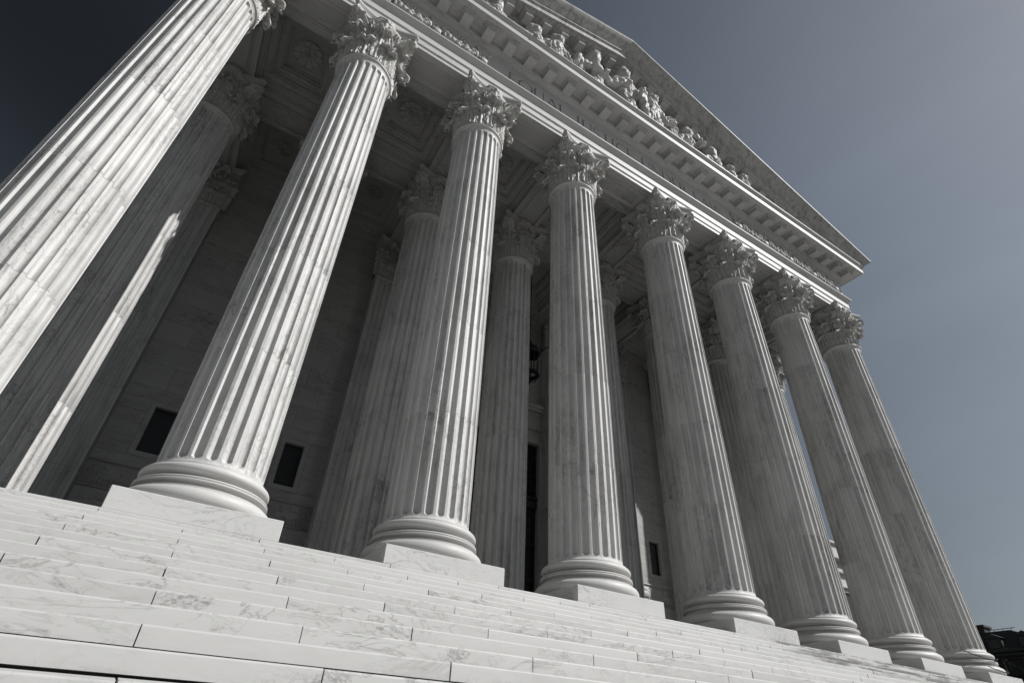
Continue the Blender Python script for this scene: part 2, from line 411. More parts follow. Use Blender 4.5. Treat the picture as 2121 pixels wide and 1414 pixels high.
# ---- capital pieces, local z = 0 at the top of the necking ring
HC = 2.07
def leaf_mesh(H, W, rho, r0, lean, turn=200, nv=40, nu=23, flat=False, lobes=3, thick=0.042):
    Ls = H - rho; Lc = rho * R(turn); tot = Ls + Lc
    V = []; F = []
    for j in range(nv + 1):
        v = j / nv; sl = v * tot
        if sl < Ls:
            t = sl / Ls; r = r0 + lean * t * t; z = sl; tr, tz = 0.0, 1.0; c = 0.0
        else:
            a = (sl - Ls) / rho; k = rho * (1 - 0.18 * a / R(turn))
            r = r0 + lean + rho - k * math.cos(a); z = Ls + k * math.sin(a); tr, tz = math.sin(a), math.cos(a); c = a / R(turn)
        nr, nz = tz, -tr
        env = 0.74 + 0.26 * math.sin(PI / 2 * min(1, v / 0.55)) if v < 0.60 else math.sqrt(max(0.0, 1 - ((v - 0.60) / 0.405) ** 2.6)) * (1 - 0.14 * (v - 0.6) / 0.4)
        ph = abs(math.sin(PI * lobes * v * 1.15))
        fade = min(1, v * 5) * (1 if v < 0.9 else (1 - v) / 0.1)
        env *= (1 - 0.20 * (1 - ph) ** 2 * fade) * (1 + 0.06 * math.cos(2 * PI * lobes * 3.45 * v) * fade)
        for i in range(nu):
            u = -1 + 2 * i / (nu - 1); au = abs(u)
            h = 0.040 * math.exp(-(u / 0.13) ** 2) - 0.022 * math.exp(-((au - 0.26) / 0.09) ** 2)
            h += 0.030 * au * math.cos(2 * PI * (lobes * 1.15 * v - 0.45 * au) + PI) * min(1, v * 5)
            h += 0.045 * u * u * (1 - c) * min(1, v * 3) - 0.075 * u * u * c
            h += 0.013 * math.cos(2 * PI * (4.2 * au - 1.1 * v)) * min(1, au * 3)
            h -= 0.045 * math.exp(-((au - 0.62) / 0.10) ** 2) * max(0.0, math.cos(2 * PI * lobes * 1.15 * v)) ** 10 * (1 - c)
            rr = r + nr * h; zz = z + nz * h + 0.05 * au * min(1, v * 4) * (1 - c)
            t_ = u * W * env / 2
            if flat: V.append((t_, -rr, zz))
            else: V.append((rr * math.cos(t_ / r0 * 0.92), rr * math.sin(t_ / r0 * 0.92), zz))
    for j in range(nv):
        for i in range(nu - 1):
            a = j * nu + i; F.append((a, a + 1, a + nu + 1, a + nu))
    me = bpy.data.meshes.new('leaf'); me.from_pydata(V, [], F)
    bm = bmesh.new(); bm.from_mesh(me); bmesh.ops.recalc_face_normals(bm, faces=bm.faces)
    bmesh.ops.solidify(bm, geom=bm.faces[:], thickness=thick); bmesh.ops.recalc_face_normals(bm, faces=bm.faces); bm.to_mesh(me); bm.free()
    me.shade_smooth(); me.set_sharp_from_angle(angle=R(55)); me.materials.append(M_CAP); return me
LEAF_LO = leaf_mesh(0.70, 0.50, 0.14, 0.735, 0.04)
LEAF_HI = leaf_mesh(1.24, 0.47, 0.165, 0.76, 0.09, nv=54, lobes=4)
LEAF_CAL = leaf_mesh(0.50, 0.24, 0.07, 0.80, 0.10, turn=150, nv=30, nu=17, lobes=3, thick=0.035)
LEAF_VOL = leaf_mesh(0.64, 0.40, 0.085, 0.80, 0.36, turn=185, nv=30, nu=17, lobes=3, thick=0.035)
def volute_mesh():
    mb = MB()
    for sgn in (-1, 1):
        path = []
        p0, p1, p2, p3 = (0.80, 0.98), (0.90, 1.42), (1.06, 1.77), (1.265, 1.765)
        for i in range(14):
            t = i / 13
            b = [(1 - t) ** 3, 3 * t * (1 - t) ** 2, 3 * t * t * (1 - t), t ** 3]
            path.append((sum(b[k] * p[0] for k, p in enumerate((p0, p1, p2, p3))), sum(b[k] * p[1] for k, p in enumerate((p0, p1, p2, p3)))))
        cx, cz = 1.245, 1.645
        for i in range(1, 34):
            a = R(80 - i * 17.5); rr = 0.115 * (1 - i / 36.0) ** 0.9 + 0.012
            path.append((cx + rr * math.cos(a), cz + rr * math.sin(a)))
        pts = []; side = []; nrm = []; w = []; th = []
        n = len(path)
        for i, (r, z) in enumerate(path):
            f = i / (n - 1)
            spread = (0.27 * (1 - min(1, i / 13)) ** 1.2 + 0.050)
            pts.append((r, sgn * spread, z))
            a, b = path[max(0, i - 1)], path[min(n - 1, i + 1)]
            dx, dz = b[0] - a[0], b[1] - a[1]; L = math.hypot(dx, dz) or 1
            side.append((0, 1, 0)); nrm.append((dz / L, 0, -dx / L))
            w.append(0.14 - 0.045 * min(1, i / 13) if i < 14 else 0.095 + 0.015 * math.sin(min(1, (i - 13) / 20) * PI)); th.append(-0.05)
        mb.ribbon(pts, side, nrm, w, th)
    mb.ell((1.245, 0, 1.645), (0.04, 0.125, 0.04), 10, 7)
    me = mb.mesh('volute', 50); me.materials.append(M_CAP); return me
VOL = volute_mesh()
def helix_mesh(sgn):
    mb = MB(); path = []
    for i in range(12):
        t = i / 11; path.append((0.33 - 0.20 * t ** 1.3, 1.0 + 0.60 * t - 0.06 * t ** 4))
    cx, cz = 0.135, 1.465
    for i in range(1, 24):
        a = R(85 + i * 22); rr = 0.085 * (1 - i / 27.0) + 0.01; path.append((cx + rr * math.cos(a), cz + rr * math.sin(a)))
    pts = []; side = []; nrm = []; n = len(path)
    for i, (tq, z) in enumerate(path):
        a = tq * sgn / 0.86; r = 0.83 + 0.16 * max(0, (z - 1.0)) / 0.6
        pts.append((r * math.cos(a), r * math.sin(a), z))
        p, b = path[max(0, i - 1)], path[min(n - 1, i + 1)]; dx, dz = (b[0] - p[0]) * sgn, b[1] - p[1]; L = math.hypot(dx, dz) or 1
        nrm.append((0, dz / L, -dx / L)); side.append((math.cos(a), math.sin(a), 0))
    mb.ribbon(pts, side, nrm, [0.12] * n, [0.03] * n)
    me = mb.mesh('helix', 50); me.materials.append(M_CAP); return me
HEL = [helix_mesh(1), helix_mesh(-1)]
def bell_mesh():
    mb = MB(); mb.lathe([(0.69, -0.02), (0.70, 0.3), (0.715, 0.8), (0.75, 1.2), (0.82, 1.5), (0.93, 1.70), (0.965, 1.75), (0.965, 1.79), (0.5, 1.80)], 64)
    for k in range(8):
        a = R(22.5 + 45 * k)
        for i in range(1):
            pts = [((0.765 + 0.05 * t) * math.cos(a), (0.765 + 0.05 * t) * math.sin(a), 0.45 + 0.6 * t) for t in (0, 0.33, 0.66, 1.0)]
            mb.tube(pts, [0.055, 0.05, 0.05, 0.075], 8)
    me = mb.mesh('capital', 45); me.materials.append(M_CAP); return me
BELL = bell_mesh()
def abacus_mesh(hx=1.03, hy=1.03, sag=0.20):
    def outline(s):
        o = []; cut = 0.085
        for side in range(4):
            for i in range(17):
                t = -1 + 2 * i / 16
                a_, b_ = (hx, hy) if side % 2 == 0 else (hy, hx)
                tx = t * (a_ - cut); dy = b_ - cut * 0.0 - sag * (1 - t * t)
                ang = side * PI / 2
                x, y = tx, -dy
                o.append((s * (x * math.cos(ang) - y * math.sin(ang)), s * (x * math.sin(ang) + y * math.cos(ang))))
        return o
    levels = [(1.775, 0.86), (1.80, 0.905), (1.85, 0.915), (1.91, 0.945), (1.935, 0.975), (1.945, 0.965), (1.965, 0.965), (1.985, 0.99), (2.0, 1.0), (HC, 1.0)]
    V = []; F = []; n = None
    for z, s_ in levels:
        o = outline(s_); n = len(o); V += [(x, y, z) for x, y in o]
    for k in range(len(levels) - 1):
        for i in range(n): F.append((k * n + i, k * n + (i + 1) % n, (k + 1) * n + (i + 1) % n, (k + 1) * n + i))
    F += [tuple(range(n))[::-1], tuple(range((len(levels) - 1) * n, len(levels) * n))]
    mb = MB(); mb.add(V, F); me = mb.mesh('abacus', 30); me.materials.append(M_CAP); return me
ABA = abacus_mesh()
def fleuron_mesh():
    mb = MB()
    mb.ell((0.955, 0, 1.83), (0.075, 0.07, 0.09), 10, 8)
    for k in range(7):
        a = R(90 + (k - 3) * 48); rot = Matrix.Rotation(a - PI / 2, 3, 'X') @ Matrix.Rotation(R(-18), 3, 'Y')
        L = 0.155 if k in (2, 3, 4) else 0.125
        mb.ell((0.915, 0.115 * math.cos(a), 1.86 + 0.125 * math.sin(a)), (0.045, 0.075, L), 10, 8, rot)
    for k in range(5):
        a = R(90 + (k - 2) * 60); rot = Matrix.Rotation(a - PI / 2, 3, 'X')
        mb.ell((0.955, 0.06 * math.cos(a), 1.85 + 0.065 * math.sin(a)), (0.035, 0.04, 0.075), 8, 6, rot)
    mb.tube([(0.90, 0, 1.45), (0.925, 0, 1.60), (0.93, 0, 1.75)], [0.035, 0.045, 0.06], 8)
    mb.v = [(0.90 + (x - 0.90) * 1.3, y * 1.3, 1.80 + (z - 1.80) * 1.25) for x, y, z in mb.v]
    me = mb.mesh('fleuron', 60); me.materials.append(M_CAP); return me
FLE = fleuron_mesh()
ring_prof = [(0.70, -0.135), (0.765, -0.13), (0.768, -0.108)] + arc(0.765, -0.055, 0.051, -85, 85, 10) + [(0.70, 0.0)]
q = MB(); q.lathe(ring_prof, 96); ASTR = q.mesh('necking_ring', 40); ASTR.materials.append(M_BASE)
ZC = 13.06
def build_column():
    r = empty('fluted_column')
    obj('plinth', PLINTH, None, r); obj('base', BASE, None, r)
    for d in DRUMS: obj('shaft_drum', d, None, r)
    c = obj('capital', BELL, None, r, (0, 0, ZC))
    obj('necking_ring', ASTR, None, c); obj('abacus', ABA, None, c)
    for k in range(8):
        obj('leaf', LEAF_LO, None, c, rz=R(22.5 + 45 * k)); 
    for k in range(8): obj('leaf', LEAF_HI, None, c, rz=R(45 * k))
    for k in range(8): obj('leaf', LEAF_CAL, None, c, (0, 0, 0.92), rz=R(22.5 + 45 * k))
    for k in range(4): obj('volute', VOL, None, c, rz=R(45 + 90 * k)); obj('leaf', LEAF_VOL, None, c, (0, 0, 0.94), rz=R(45 + 90 * k))
    for k in range(4):
        obj('helix', HEL[0], None, c, rz=R(90 * k)); obj('helix', HEL[1], None, c, rz=R(90 * k)); obj('fleuron', FLE, None, c, rz=R(90 * k))
    return r
proto = build_column()
front_lab = ['huge sunlit fluted column at the left edge, cropped by the frame', 'second fluted column from the left, its full square plinth showing, bright flutes',
             'third fluted column from the left in the sunlit front row', 'fourth fluted front column, standing left of the wider middle gap',
             'fifth fluted front column, standing right of the wider middle gap', 'third fluted front column counted from the right end',
             'second fluted front column counted from the right end', 'rightmost fluted front column under the end of the gable, chains on its base']
rear_lab = ['shaded rear column beside the left edge with one bright sunlit strip', 'rear column hidden behind the second front column from the left',
            'shaded rear column just left of the third front column', 'shaded rear column beside the hanging lantern and doorway',
            'shaded rear column peeping out right of the fourth front column', 'shaded rear column peeping out left of the fifth front column shaft',
            'dark rear column seen between the fifth and sixth front columns', 'rear corner column with sunlit capital against the sky, right of the sixth front column']
cols = []
for i, x in enumerate(XS):
    for row, y in (('f', 0.0), ('b', YB)):
        c = proto if (i == 0 and row == 'f') else copy_tree(proto)
        c.location = (x + sh(y), y, 0)
        for ch in c.children:
            if ch.name.startswith('shaft_drum'): ch.rotation_euler.z = 0
        cols.append((c, i, row))
for c, i, row in cols:
    tag(c, front_lab[i] if row == 'f' else rear_lab[i], 'column', 'columns of the front row' if row == 'f' else 'columns of the rear row')
    if row == 'b': c.name = 'rear_column'

# ================================================================== PILASTERS AND WALL
def build_pilaster():
    r = empty('pilaster')
    hw, dp = 0.76, 0.55
    def section(z0, z1):
        mb = MB(); n = 7; V = []; pts = [(-hw, 0.0), (-hw, -dp)]
        pitch = (2 * hw - 0.10) / n
        for i in range(n):
            c = -hw + 0.05 + pitch * (i + 0.5); w = pitch * 0.39
            for k in range(9):
                a = PI * k / 8; pts.append((c - w * math.cos(a), -dp + w * 0.7 * math.sin(a)))
        pts += [(hw, -dp), (hw, 0.0)]
        n2 = len(pts); V = [(x, y, z0) for x, y in pts] + [(x, y, z1) for x, y in pts]
        F = [(i, i + 1, n2 + i + 1, n2 + i) for i in range(n2 - 1)]
        mb.add(V, F); me = mb.mesh('shaft_block', 30); me.materials.append(M_SHAFT); return me
    for a, b in zip([0.7, 2.85, 5.27, 7.87, 10.42], [2.845, 5.265, 7.865, 10.415, 12.95]): obj('shaft_block', section(a, b), None, r)
    q = MB()
    for z0, z1, e in ((ZL, 0.0, 0.30), (0.0, 0.26, 0.27), (0.26, 0.36, 0.17), (0.36, 0.46, 0.20), (0.46, 0.52, 0.11), (0.52, 0.66, 0.17), (0.66, 0.70, 0.06)):
        q.cbox(-hw - e + 0.02, hw + e - 0.02, -dp - e + 0.03, 0.0, z0, z1, min(0.03, (z1 - z0) * 0.35))
    obj('base', q, M_BASE, r)
    q = MB(); q.cbox(-hw - 0.05, hw + 0.05, -dp - 0.05, 0, 12.95, 13.05, 0.03); q.box(-hw + 0.03, hw - 0.03, -dp + 0.03, 0, 13.05, 14.85)
    c = obj('capital', q, M_CAP, r)
    q = MB()
    pr = [(14.84, 0.86), (14.90, 0.90), (14.98, 0.94), (15.02, 0.97), (15.13, 1.0)]
    V = []; F = []; n = 0
    for z, s_ in pr:
        o = [(-1.03 * s_, 0.0)] + [(-1.03 * s_ + 2.06 * s_ * i / 16, -(dp + 0.34 - 0.18 * (1 - (-1 + i / 8) ** 2)) * s_) for i in range(17)] + [(1.03 * s_, 0.0)]
        n = len(o); V += [(x, y, z) for x, y in o]
    for k in range(len(pr) - 1):
        for i in range(n - 1): F.append((k * n + i, k * n + i + 1, (k + 1) * n + i + 1, (k + 1) * n + i))
    F.append(tuple(range(n)))
    q.add(V, F); obj('abacus', q, M_CAP, c)
    lo = leaf_mesh(0.76, 0.54, 0.13, dp, 0.04, flat=True); hi = leaf_mesh(1.30, 0.54, 0.155, dp - 0.02, 0.06, flat=True, nv=36, lobes=5)
    for x in (-0.5, 0.0, 0.5): obj('leaf', lo, None, c, (x, 0, 13.05))
    for x in (-0.75, -0.25, 0.25, 0.75): obj('leaf', hi, None, c, (x, 0, 13.05))
    for sx in (-1, 1):
        o = obj('volute', VOL, None, c, (0, 0, 0)); o.location = (-sx * 0.25, -dp + 0.52, ZC - 0.01); o.rotation_euler = (0, 0, R(-52) if sx > 0 else R(-128)); o.scale = (0.9, 0.9, 1)
    q = MB(); q.ell((0, -dp - 0.16, 14.95), (0.16, 0.10, 0.17), 10, 8); q.ell((-0.12, -dp - 0.13, 15.02), (0.1, 0.06, 0.1)); q.ell((0.12, -dp - 0.13, 15.02), (0.1, 0.06, 0.1)); obj('fleuron', q.mesh('fleuron', 60), M_CAP, c)
    return r
pil = build_pilaster()
pil_lab = ['dark fluted wall pilaster next to the left wall bay and window', 'fluted wall pilaster hidden behind the second front column', 'fluted wall pilaster left of the rear column in the second bay',
           'fluted wall pilaster left of the central doorway', 'fluted wall pilaster right of the central doorway', 'fluted wall pilaster beside the small right hand window',
           'fluted wall pilaster in the dark right hand bay of the porch', 'corner wall pilaster at the right end of the porch wall']
for i, x in enumerate(XS):
    p = pil if i == 0 else copy_tree(pil)
    p.location = (x + sh(YW) + {3: -0.55, 4: 0.55}.get(i, 0), YW, 0); tag(p, pil_lab[i], 'pilaster', 'pilasters on the porch wall')

wall = tag(empty('porch_wall', (0, YW, ZL)), 'veined marble block wall at the back of the porch with windows and door', 'wall')
q = MB(); q.box(-2.4, XM - 1.9, YW + 0.32, YW + 0.85, ZL, 15.1); q.box(XM + 1.9, X7 + 2.4, YW + 0.32, YW + 0.85, ZL, 15.1); q.box(XM - 1.9, XM + 1.9, YW + 0.32, YW + 0.85, 8.45, 15.1); shear(q); b = obj('wall_core', q, M_GAP, wall, (0, -YW, -ZL))
def wpart(name, mb, mat):
    if isinstance(mb, MB): shear(mb)
    return obj(name, mb, mat, wall, (0, -YW, -ZL))
WIN = [(2.0, 0.31), (5.82, 0.31), (21.86, 0.31), (25.45, 0.31)]
WZ0, WZ1 = 3.84, 5.25
DH, DTOP = 1.86, 8.12         # half width and head of the doorway
def blocks(xa, xb, holes):
    z = 3.40; row = 0
    while z < 15.0:
        z1 = min(z + 0.8, 15.1)
        cuts = [xa, xb]; w = xb - xa
        cuts += [xa + w * (0.42 if row % 2 else 0.66)] if w > 1.5 else []
        if w > 3: cuts += [xa + w * (0.25 if row % 2 else 0.4)]
        cuts = sorted(cuts)
        for a, c in zip(cuts[:-1], cuts[1:]):
            segs = [(a, c, z, z1)]
            for hx0, hx1, hz0, hz1 in holes:
                ns = []
                for (sa, sb, s0, s1) in segs:
                    if sb <= hx0 or sa >= hx1 or s1 <= hz0 or s0 >= hz1: ns.append((sa, sb, s0, s1)); continue
                    if s0 < hz0: ns.append((sa, sb, s0, hz0))
                    if s1 > hz1: ns.append((sa, sb, hz1, s1))
                    if sa < hx0: ns.append((sa, hx0, max(s0, hz0), min(s1, hz1)))
                    if sb > hx1: ns.append((hx1, sb, max(s0, hz0), min(s1, hz1)))
                segs = ns
            for sa, sb, s0, s1 in segs:
                if sb - sa < 0.03 or s1 - s0 < 0.03: continue
                e = 0.0022; q = MB(); pr = rnd.uniform(-0.003, 0.003)
                q.cbox(sa + e, sb - e, YW + pr, YW + 0.31, s0 + e, s1 - e, 0.004); wpart('stone_block', q, M_WALL)
        z = z1; row += 1
PX = [x + {3: -0.55, 4: 0.55}.get(i, 0) for i, x in enumerate(XS)]
edges = [(-2.4, PX[0] - 0.76)] + [(PX[i] + 0.76, PX[i + 1] - 0.76) for i in range(7)] + [(X7 + 0.76, X7 + 2.4)]
for bi, (xa, xb) in enumerate(edges):
    holes = []
    for wx, hw in WIN:
        if xa < wx < xb: holes.append((wx - hw - 0.16, wx + hw + 0.16, WZ0 - 0.16, WZ1 + 0.16))
    mid = xa < XM < xb
    if mid: holes.append((xa, xb, 0, 10.25))
    blocks(xa, xb, holes)
    if not mid:
        B0, B1 = 2.60, 3.395
        q = MB(); q.cbox(xa + 0.003, xb - 0.003, YW - 0.03, YW + 0.31, ZL, B0 - 0.005, 0.008); wpart('dado_slab', q, M_WALL)
        q = MB(); q.cbox(xa + 0.003, xb - 0.003, YW - 0.015, YW + 0.31, B0, B1, 0.006)
        q.cbox(xa + 0.003, xb - 0.003, YW - 0.06, YW, B0, B0 + 0.07, 0.015); q.cbox(xa + 0.003, xb - 0.003, YW - 0.06, YW, B1 - 0.07, B1, 0.015)
        # two carved beasts facing each other, in low relief
        cx = (xa + xb) / 2; hw = (xb - xa) / 2 - 0.1; D = B0 - 2.285
        if hw > 0.8:
            for s_ in (-1, 1):
                ox = cx + s_ * hw * 0.5
                q.ell((ox, YW - 0.015, 2.66 + D), (0.30, 0.045, 0.14)); q.ell((ox - s_ * 0.27, YW - 0.015, 2.83 + D), (0.11, 0.045, 0.13)); q.ell((ox - s_ * 0.16, YW - 0.015, 2.74 + D), (0.12, 0.04, 0.14))
                q.ell((ox + s_ * 0.05, YW - 0.02, 2.84 + D), (0.20, 0.03, 0.09), rot=Matrix.Rotation(-0.5 * s_, 3, 'Y'))
                for dx in (-0.22, -0.12, 0.15, 0.25): q.ell((ox + dx * s_, YW - 0.015, 2.47 + D), (0.04, 0.035, 0.11))
                q.tube([(ox + s_ * 0.28, YW - 0.02, 2.68 + D), (ox + s_ * 0.42, YW - 0.03, 2.62 + D), (ox + s_ * 0.5, YW - 0.03, 2.75 + D), (ox + s_ * 0.42, YW - 0.03, 2.88 + D)], 0.03, 6)
        shear(q)
        o = wpart('carved_band', q.mesh('carved_band', 50), M_WALL); o['label'] = 'low relief band of paired beasts below the window course'
for wx, hw in WIN:
    fr = MB(); a, b_, c, d = wx - hw, wx + hw, WZ0, WZ1; t = 0.155
    for bx in ((a - t, a, c - t, d + t), (b_, b_ + t, c - t, d + t), (a, b_, d, d + t), (a, b_, c - t, c)):
        fr.box(bx[0], bx[1], YW - 0.004, YW + 0.30, bx[2], bx[3])
    f = wpart('window', fr, M_FRAME)
    pn = MB(); pn.box(a, b_, YW + 0.16, YW + 0.21, c, d); obj('pane', shear(pn), M_VOID, f)
# central doorway
dr = tag(empty('bronze_doorway', (XM, YW, ZL)), 'tall dark central doorway with grille under a carved marble lintel', 'door')
def dpart(name, mb, mat, par=None, sm=None): 
    shear(mb); return obj(name, mb.mesh(name, sm), mat, dr, (-XM, -YW, -ZL))
DL, DR = XM - DH, XM + DH
xa, xb = PX[3] + 0.76, PX[4] - 0.76
Y0 = YW; YD = YW + 0.18
for a, b_ in ((xa, DL), (DR, xb)):
    q = MB(); q.box(a, b_, Y0 - 0.03, YD + 0.25, ZL, DTOP); dpart('jamb', q, M_WALL)
q = MB(); q.cbox(xa, xb, Y0 - 0.035, Y0 + 0.31, DTOP, DTOP + 0.62, 0.01); q.cbox(xa, xb, Y0 - 0.10, Y0 + 0.30, DTOP + 0.62, DTOP + 0.70, 0.02)
q.cbox(xa, xb, Y0 - 0.06, Y0 + 0.30, DTOP + 0.70, DTOP + 1.25, 0.01); q.cbox(xa, xb, Y0 - 0.22, Y0 + 0.30, DTOP + 1.48, DTOP + 1.62, 0.02); q.cbox(xa, xb, Y0 - 0.09, Y0 + 0.30, DTOP + 1.25, DTOP + 1.48, 0.01)
q.cbox(xa, xb, Y0 - 0.30, Y0 + 0.30, DTOP + 1.62, DTOP + 1.80, 0.03); q.cbox(xa, xb, Y0 - 0.02, Y0 + 0.30, DTOP + 1.80, 10.245, 0.01)
dpart('lintel', q, M_WALL)
q = MB(); n = 26
for i in range(n):
    x = xa + (xb - xa) * (i + 0.5) / n; q.ell((x, Y0 - 0.13, DTOP + 1.37), (0.05, 0.06, 0.085), 8, 6)
for i in range(44):
    x = xa + (xb - xa) * (i + 0.5) / 44; q.ell((x, Y0 - 0.08, DTOP + 0.55), (0.03, 0.045, 0.05), 6, 5)
dpart('egg_and_dart', q, M_CAP, sm=60)
q = MB(); q.box(DL, DR, YD + 0.1, YD + 0.2, ZL, DTOP); dpart('door_leaf', q, M_BRONZE)
q = MB()
for x in (DL + 0.06, XM, DR - 0.06): q.box(x - 0.06, x + 0.06, YD + 0.03, YD + 0.1, ZL, 5.3)
for z in (ZL + 0.2, 1.2, 2.6, 3.9, 5.2): q.box(DL, DR, YD + 0.02, YD + 0.1, z - 0.07, z + 0.07)
q.cbox(DL, DR, YD - 0.10, YD + 0.1, 5.3, 5.65, 0.04); q.cbox(DL, DR, YD - 0.16, YD + 0.1, 5.65, 5.78, 0.03)
dpart('door_panel_frame', q, M_BRONZE)
q = MB()
for i in range(15): x = DL + (DR - DL) * i / 14; q.box(x - 0.02, x + 0.02, YD, YD + 0.05, 5.78, DTOP)
for i in range(9): z = 5.78 + (DTOP - 5.78) * i / 8; q.box(DL, DR, YD + 0.005, YD + 0.045, z - 0.02, z + 0.02)
dpart('transom_grille', q, M_BRONZE)

# ================================================================== ENTABLATURE
def sweep(prof, yend=YW + 0.32, close=True):
    mb = MB(); n = len(prof); V = []
    for (o, z) in prof: V += [(X0 - o, yend, z), (X0 - o, -o, z), (X7 + o, -o, z), (X7 + o, yend, z)]
    F = []
    rng = range(n) if close else range(n - 1)
    for i in rng:
        j = (i + 1) % n
        for k in range(3): F.append((i * 4 + k, i * 4 + k + 1, j * 4 + k + 1, j * 4 + k))
    if close: F += [tuple(i * 4 for i in range(n)), tuple(i * 4 + 3 for i in range(n))[::-1]]
    mb.add(V, F); return mb
ent = tag(empty('entablature', (XM, 0, ZA)), 'carved marble entablature with inscription resting on the front columns', 'entablature')
def epart(name, mb, mat, smooth=None, par=None):
    me = mb.mesh(name, smooth) if isinstance(mb, MB) else mb
    if par is None: return obj(name, me, mat, ent, (-XM, 0, -ZA))
    return obj(name, me, mat, par)
RCS = ZA + 0.13
arch_prof = [(-0.68, RCS), (0.70, RCS), (0.70, 15.13), (0.703, 15.125), (0.703, 15.27), (0.72, 15.285), (0.735, 15.31), (0.745, 15.31), (0.745, 15.555), (0.76, 15.57), (0.775, 15.61), (0.79, 15.615), (0.79, 15.93),
             (0.815, 15.945), (0.82, 15.975), (0.83, 15.985), (0.845, 16.0), (0.885, 16.03), (0.935, 16.09), (0.955, 16.10), (0.96, 16.11), (0.96, 16.155), (0.80, 16.165), (-0.68, 16.165)]
arch = epart('architrave', sweep(arch_prof), M_ENT, 30)
cor_prof = [(0.0, 17.44), (0.775, 17.44), (0.80, 17.455), (0.81, 17.49), (0.86, 17.53), (0.90, 17.55), (0.90, 17.565), (0.975, 17.57), (0.985, 17.59), (0.99, 17.83), (1.655, 17.83), (1.66, 17.80), (1.70, 17.80), (1.70, 18.095), (1.715, 18.10),
            (1.73, 18.125), (1.765, 18.155), (1.79, 18.19), (1.815, 18.20), (1.82, 18.245), (0.4, 18.30), (0.0, 18.30)]
corn = epart('cornice', sweep(cor_prof), M_ENT, 30)
# frieze: plain ring, with the inscribed panel set in the middle of the front
TX0, TX1 = 7.80, 2 * XM - 7.80
fz0, fz1 = 16.16, 17.445
q = MB(); q.box(X0 - 0.76, TX0, -0.76, -0.3, fz0, fz1); q.box(TX1, X7 + 0.76, -0.76, -0.3, fz0, fz1)
q.box(X0 - 0.76, X0 - 0.3, -0.3, YW + 0.3, fz0, fz1); q.box(X7 + 0.3, X7 + 0.76, -0.3, YW + 0.3, fz0, fz1); q.box(X0 - 0.3, X7 + 0.3, -0.30, -0.1, fz0, fz1)
frieze = epart('frieze', q, M_ENT)
# ---- letters: strokes in a unit cap height, thick and thin as in Roman capitals
TK, TN = 0.105, 0.05
def bar(x0, z0, x1, z1, w): return ('b', x0, z0, x1, z1, w)
def curve(cx, cz, rx, rz, a0, a1, w, n=14): return ('c', cx, cz, rx, rz, a0, a1, w, n)
GL = {'E': (0.55, [bar(.1, 0, .1, 1, TK), bar(.04, .965, .55, .965, TN), bar(.04, .035, .57, .035, TN), bar(.1, .52, .45, .52, TN)]),
      'Q': (0.98, [curve(.49, .5, .43, .47, 0, 360, .11, 28), bar(.5, .12, .98, -.12, .11)]),
      'U': (0.78, [bar(.1, .28, .1, 1, TK), bar(.68, .28, .68, 1, TN), curve(.39, .30, .285, .28, 180, 360, .10), bar(0, .97, .22, .97, TN), bar(.58, .97, .78, .97, TN)]),
      'A': (0.84, [bar(.06, 0, .42, 1, TN), bar(.40, 1, .78, 0, TK), bar(.18, .34, .64, .34, TN), bar(0, .03, .16, .03, TN), bar(.66, .03, .88, .03, TN)]),
      'L': (0.55, [bar(.1, 0, .1, 1, TK), bar(.04, .035, .56, .035, TN), bar(0, .97, .22, .97, TN)]),
      'J': (0.34, [bar(.2, .05, .2, 1, TK), curve(.02, .06, .18, .24, 270, 360, .09), bar(.08, .97, .32, .97, TN)]),
      'S': (0.50, [curve(.26, .75, .19, .215, 20, 270, .095), curve(.24, .265, .205, .235, -160, 90, .105)]),
      'T': (0.72, [bar(.36, 0, .36, 1, TK), bar(0, .965, .72, .965, TN), bar(.24, .03, .48, .03, TN)]),
      'I': (0.22, [bar(.11, 0, .11, 1, TK), bar(0, .97, .22, .97, TN), bar(0, .03, .22, .03, TN)]),
      'C': (0.78, [curve(.46, .5, .42, .47, 45, 315, .11, 22)]),
      'N': (0.84, [bar(.1, 0, .1, 1, TN), bar(.1, 1, .74, 0, TK), bar(.74, 0, .74, 1, TN), bar(0, .97, .18, .97, TN), bar(.64, .97, .84, .97, TN)]),
      'D': (0.82, [bar(.1, 0, .1, 1, TK), curve(.28, .5, .46, .46, -90, 90, .11, 18), bar(.05, .965, .3, .965, TN), bar(.05, .035, .3, .035, TN)]),
      'R': (0.66, [bar(.1, 0, .1, 1, TK), curve(.26, .74, .24, .23, -90, 90, .10), bar(.05, .965, .28, .965, TN), bar(.05, .51, .28, .51, TN), bar(.30, .5, .66, 0, TK)]),
      'W': (1.12, [bar(.05, 1, .32, 0, TK), bar(.32, 0, .56, 1, TN), bar(.56, 1, .82, 0, TK), bar(.82, 0, 1.07, 1, TN)])}
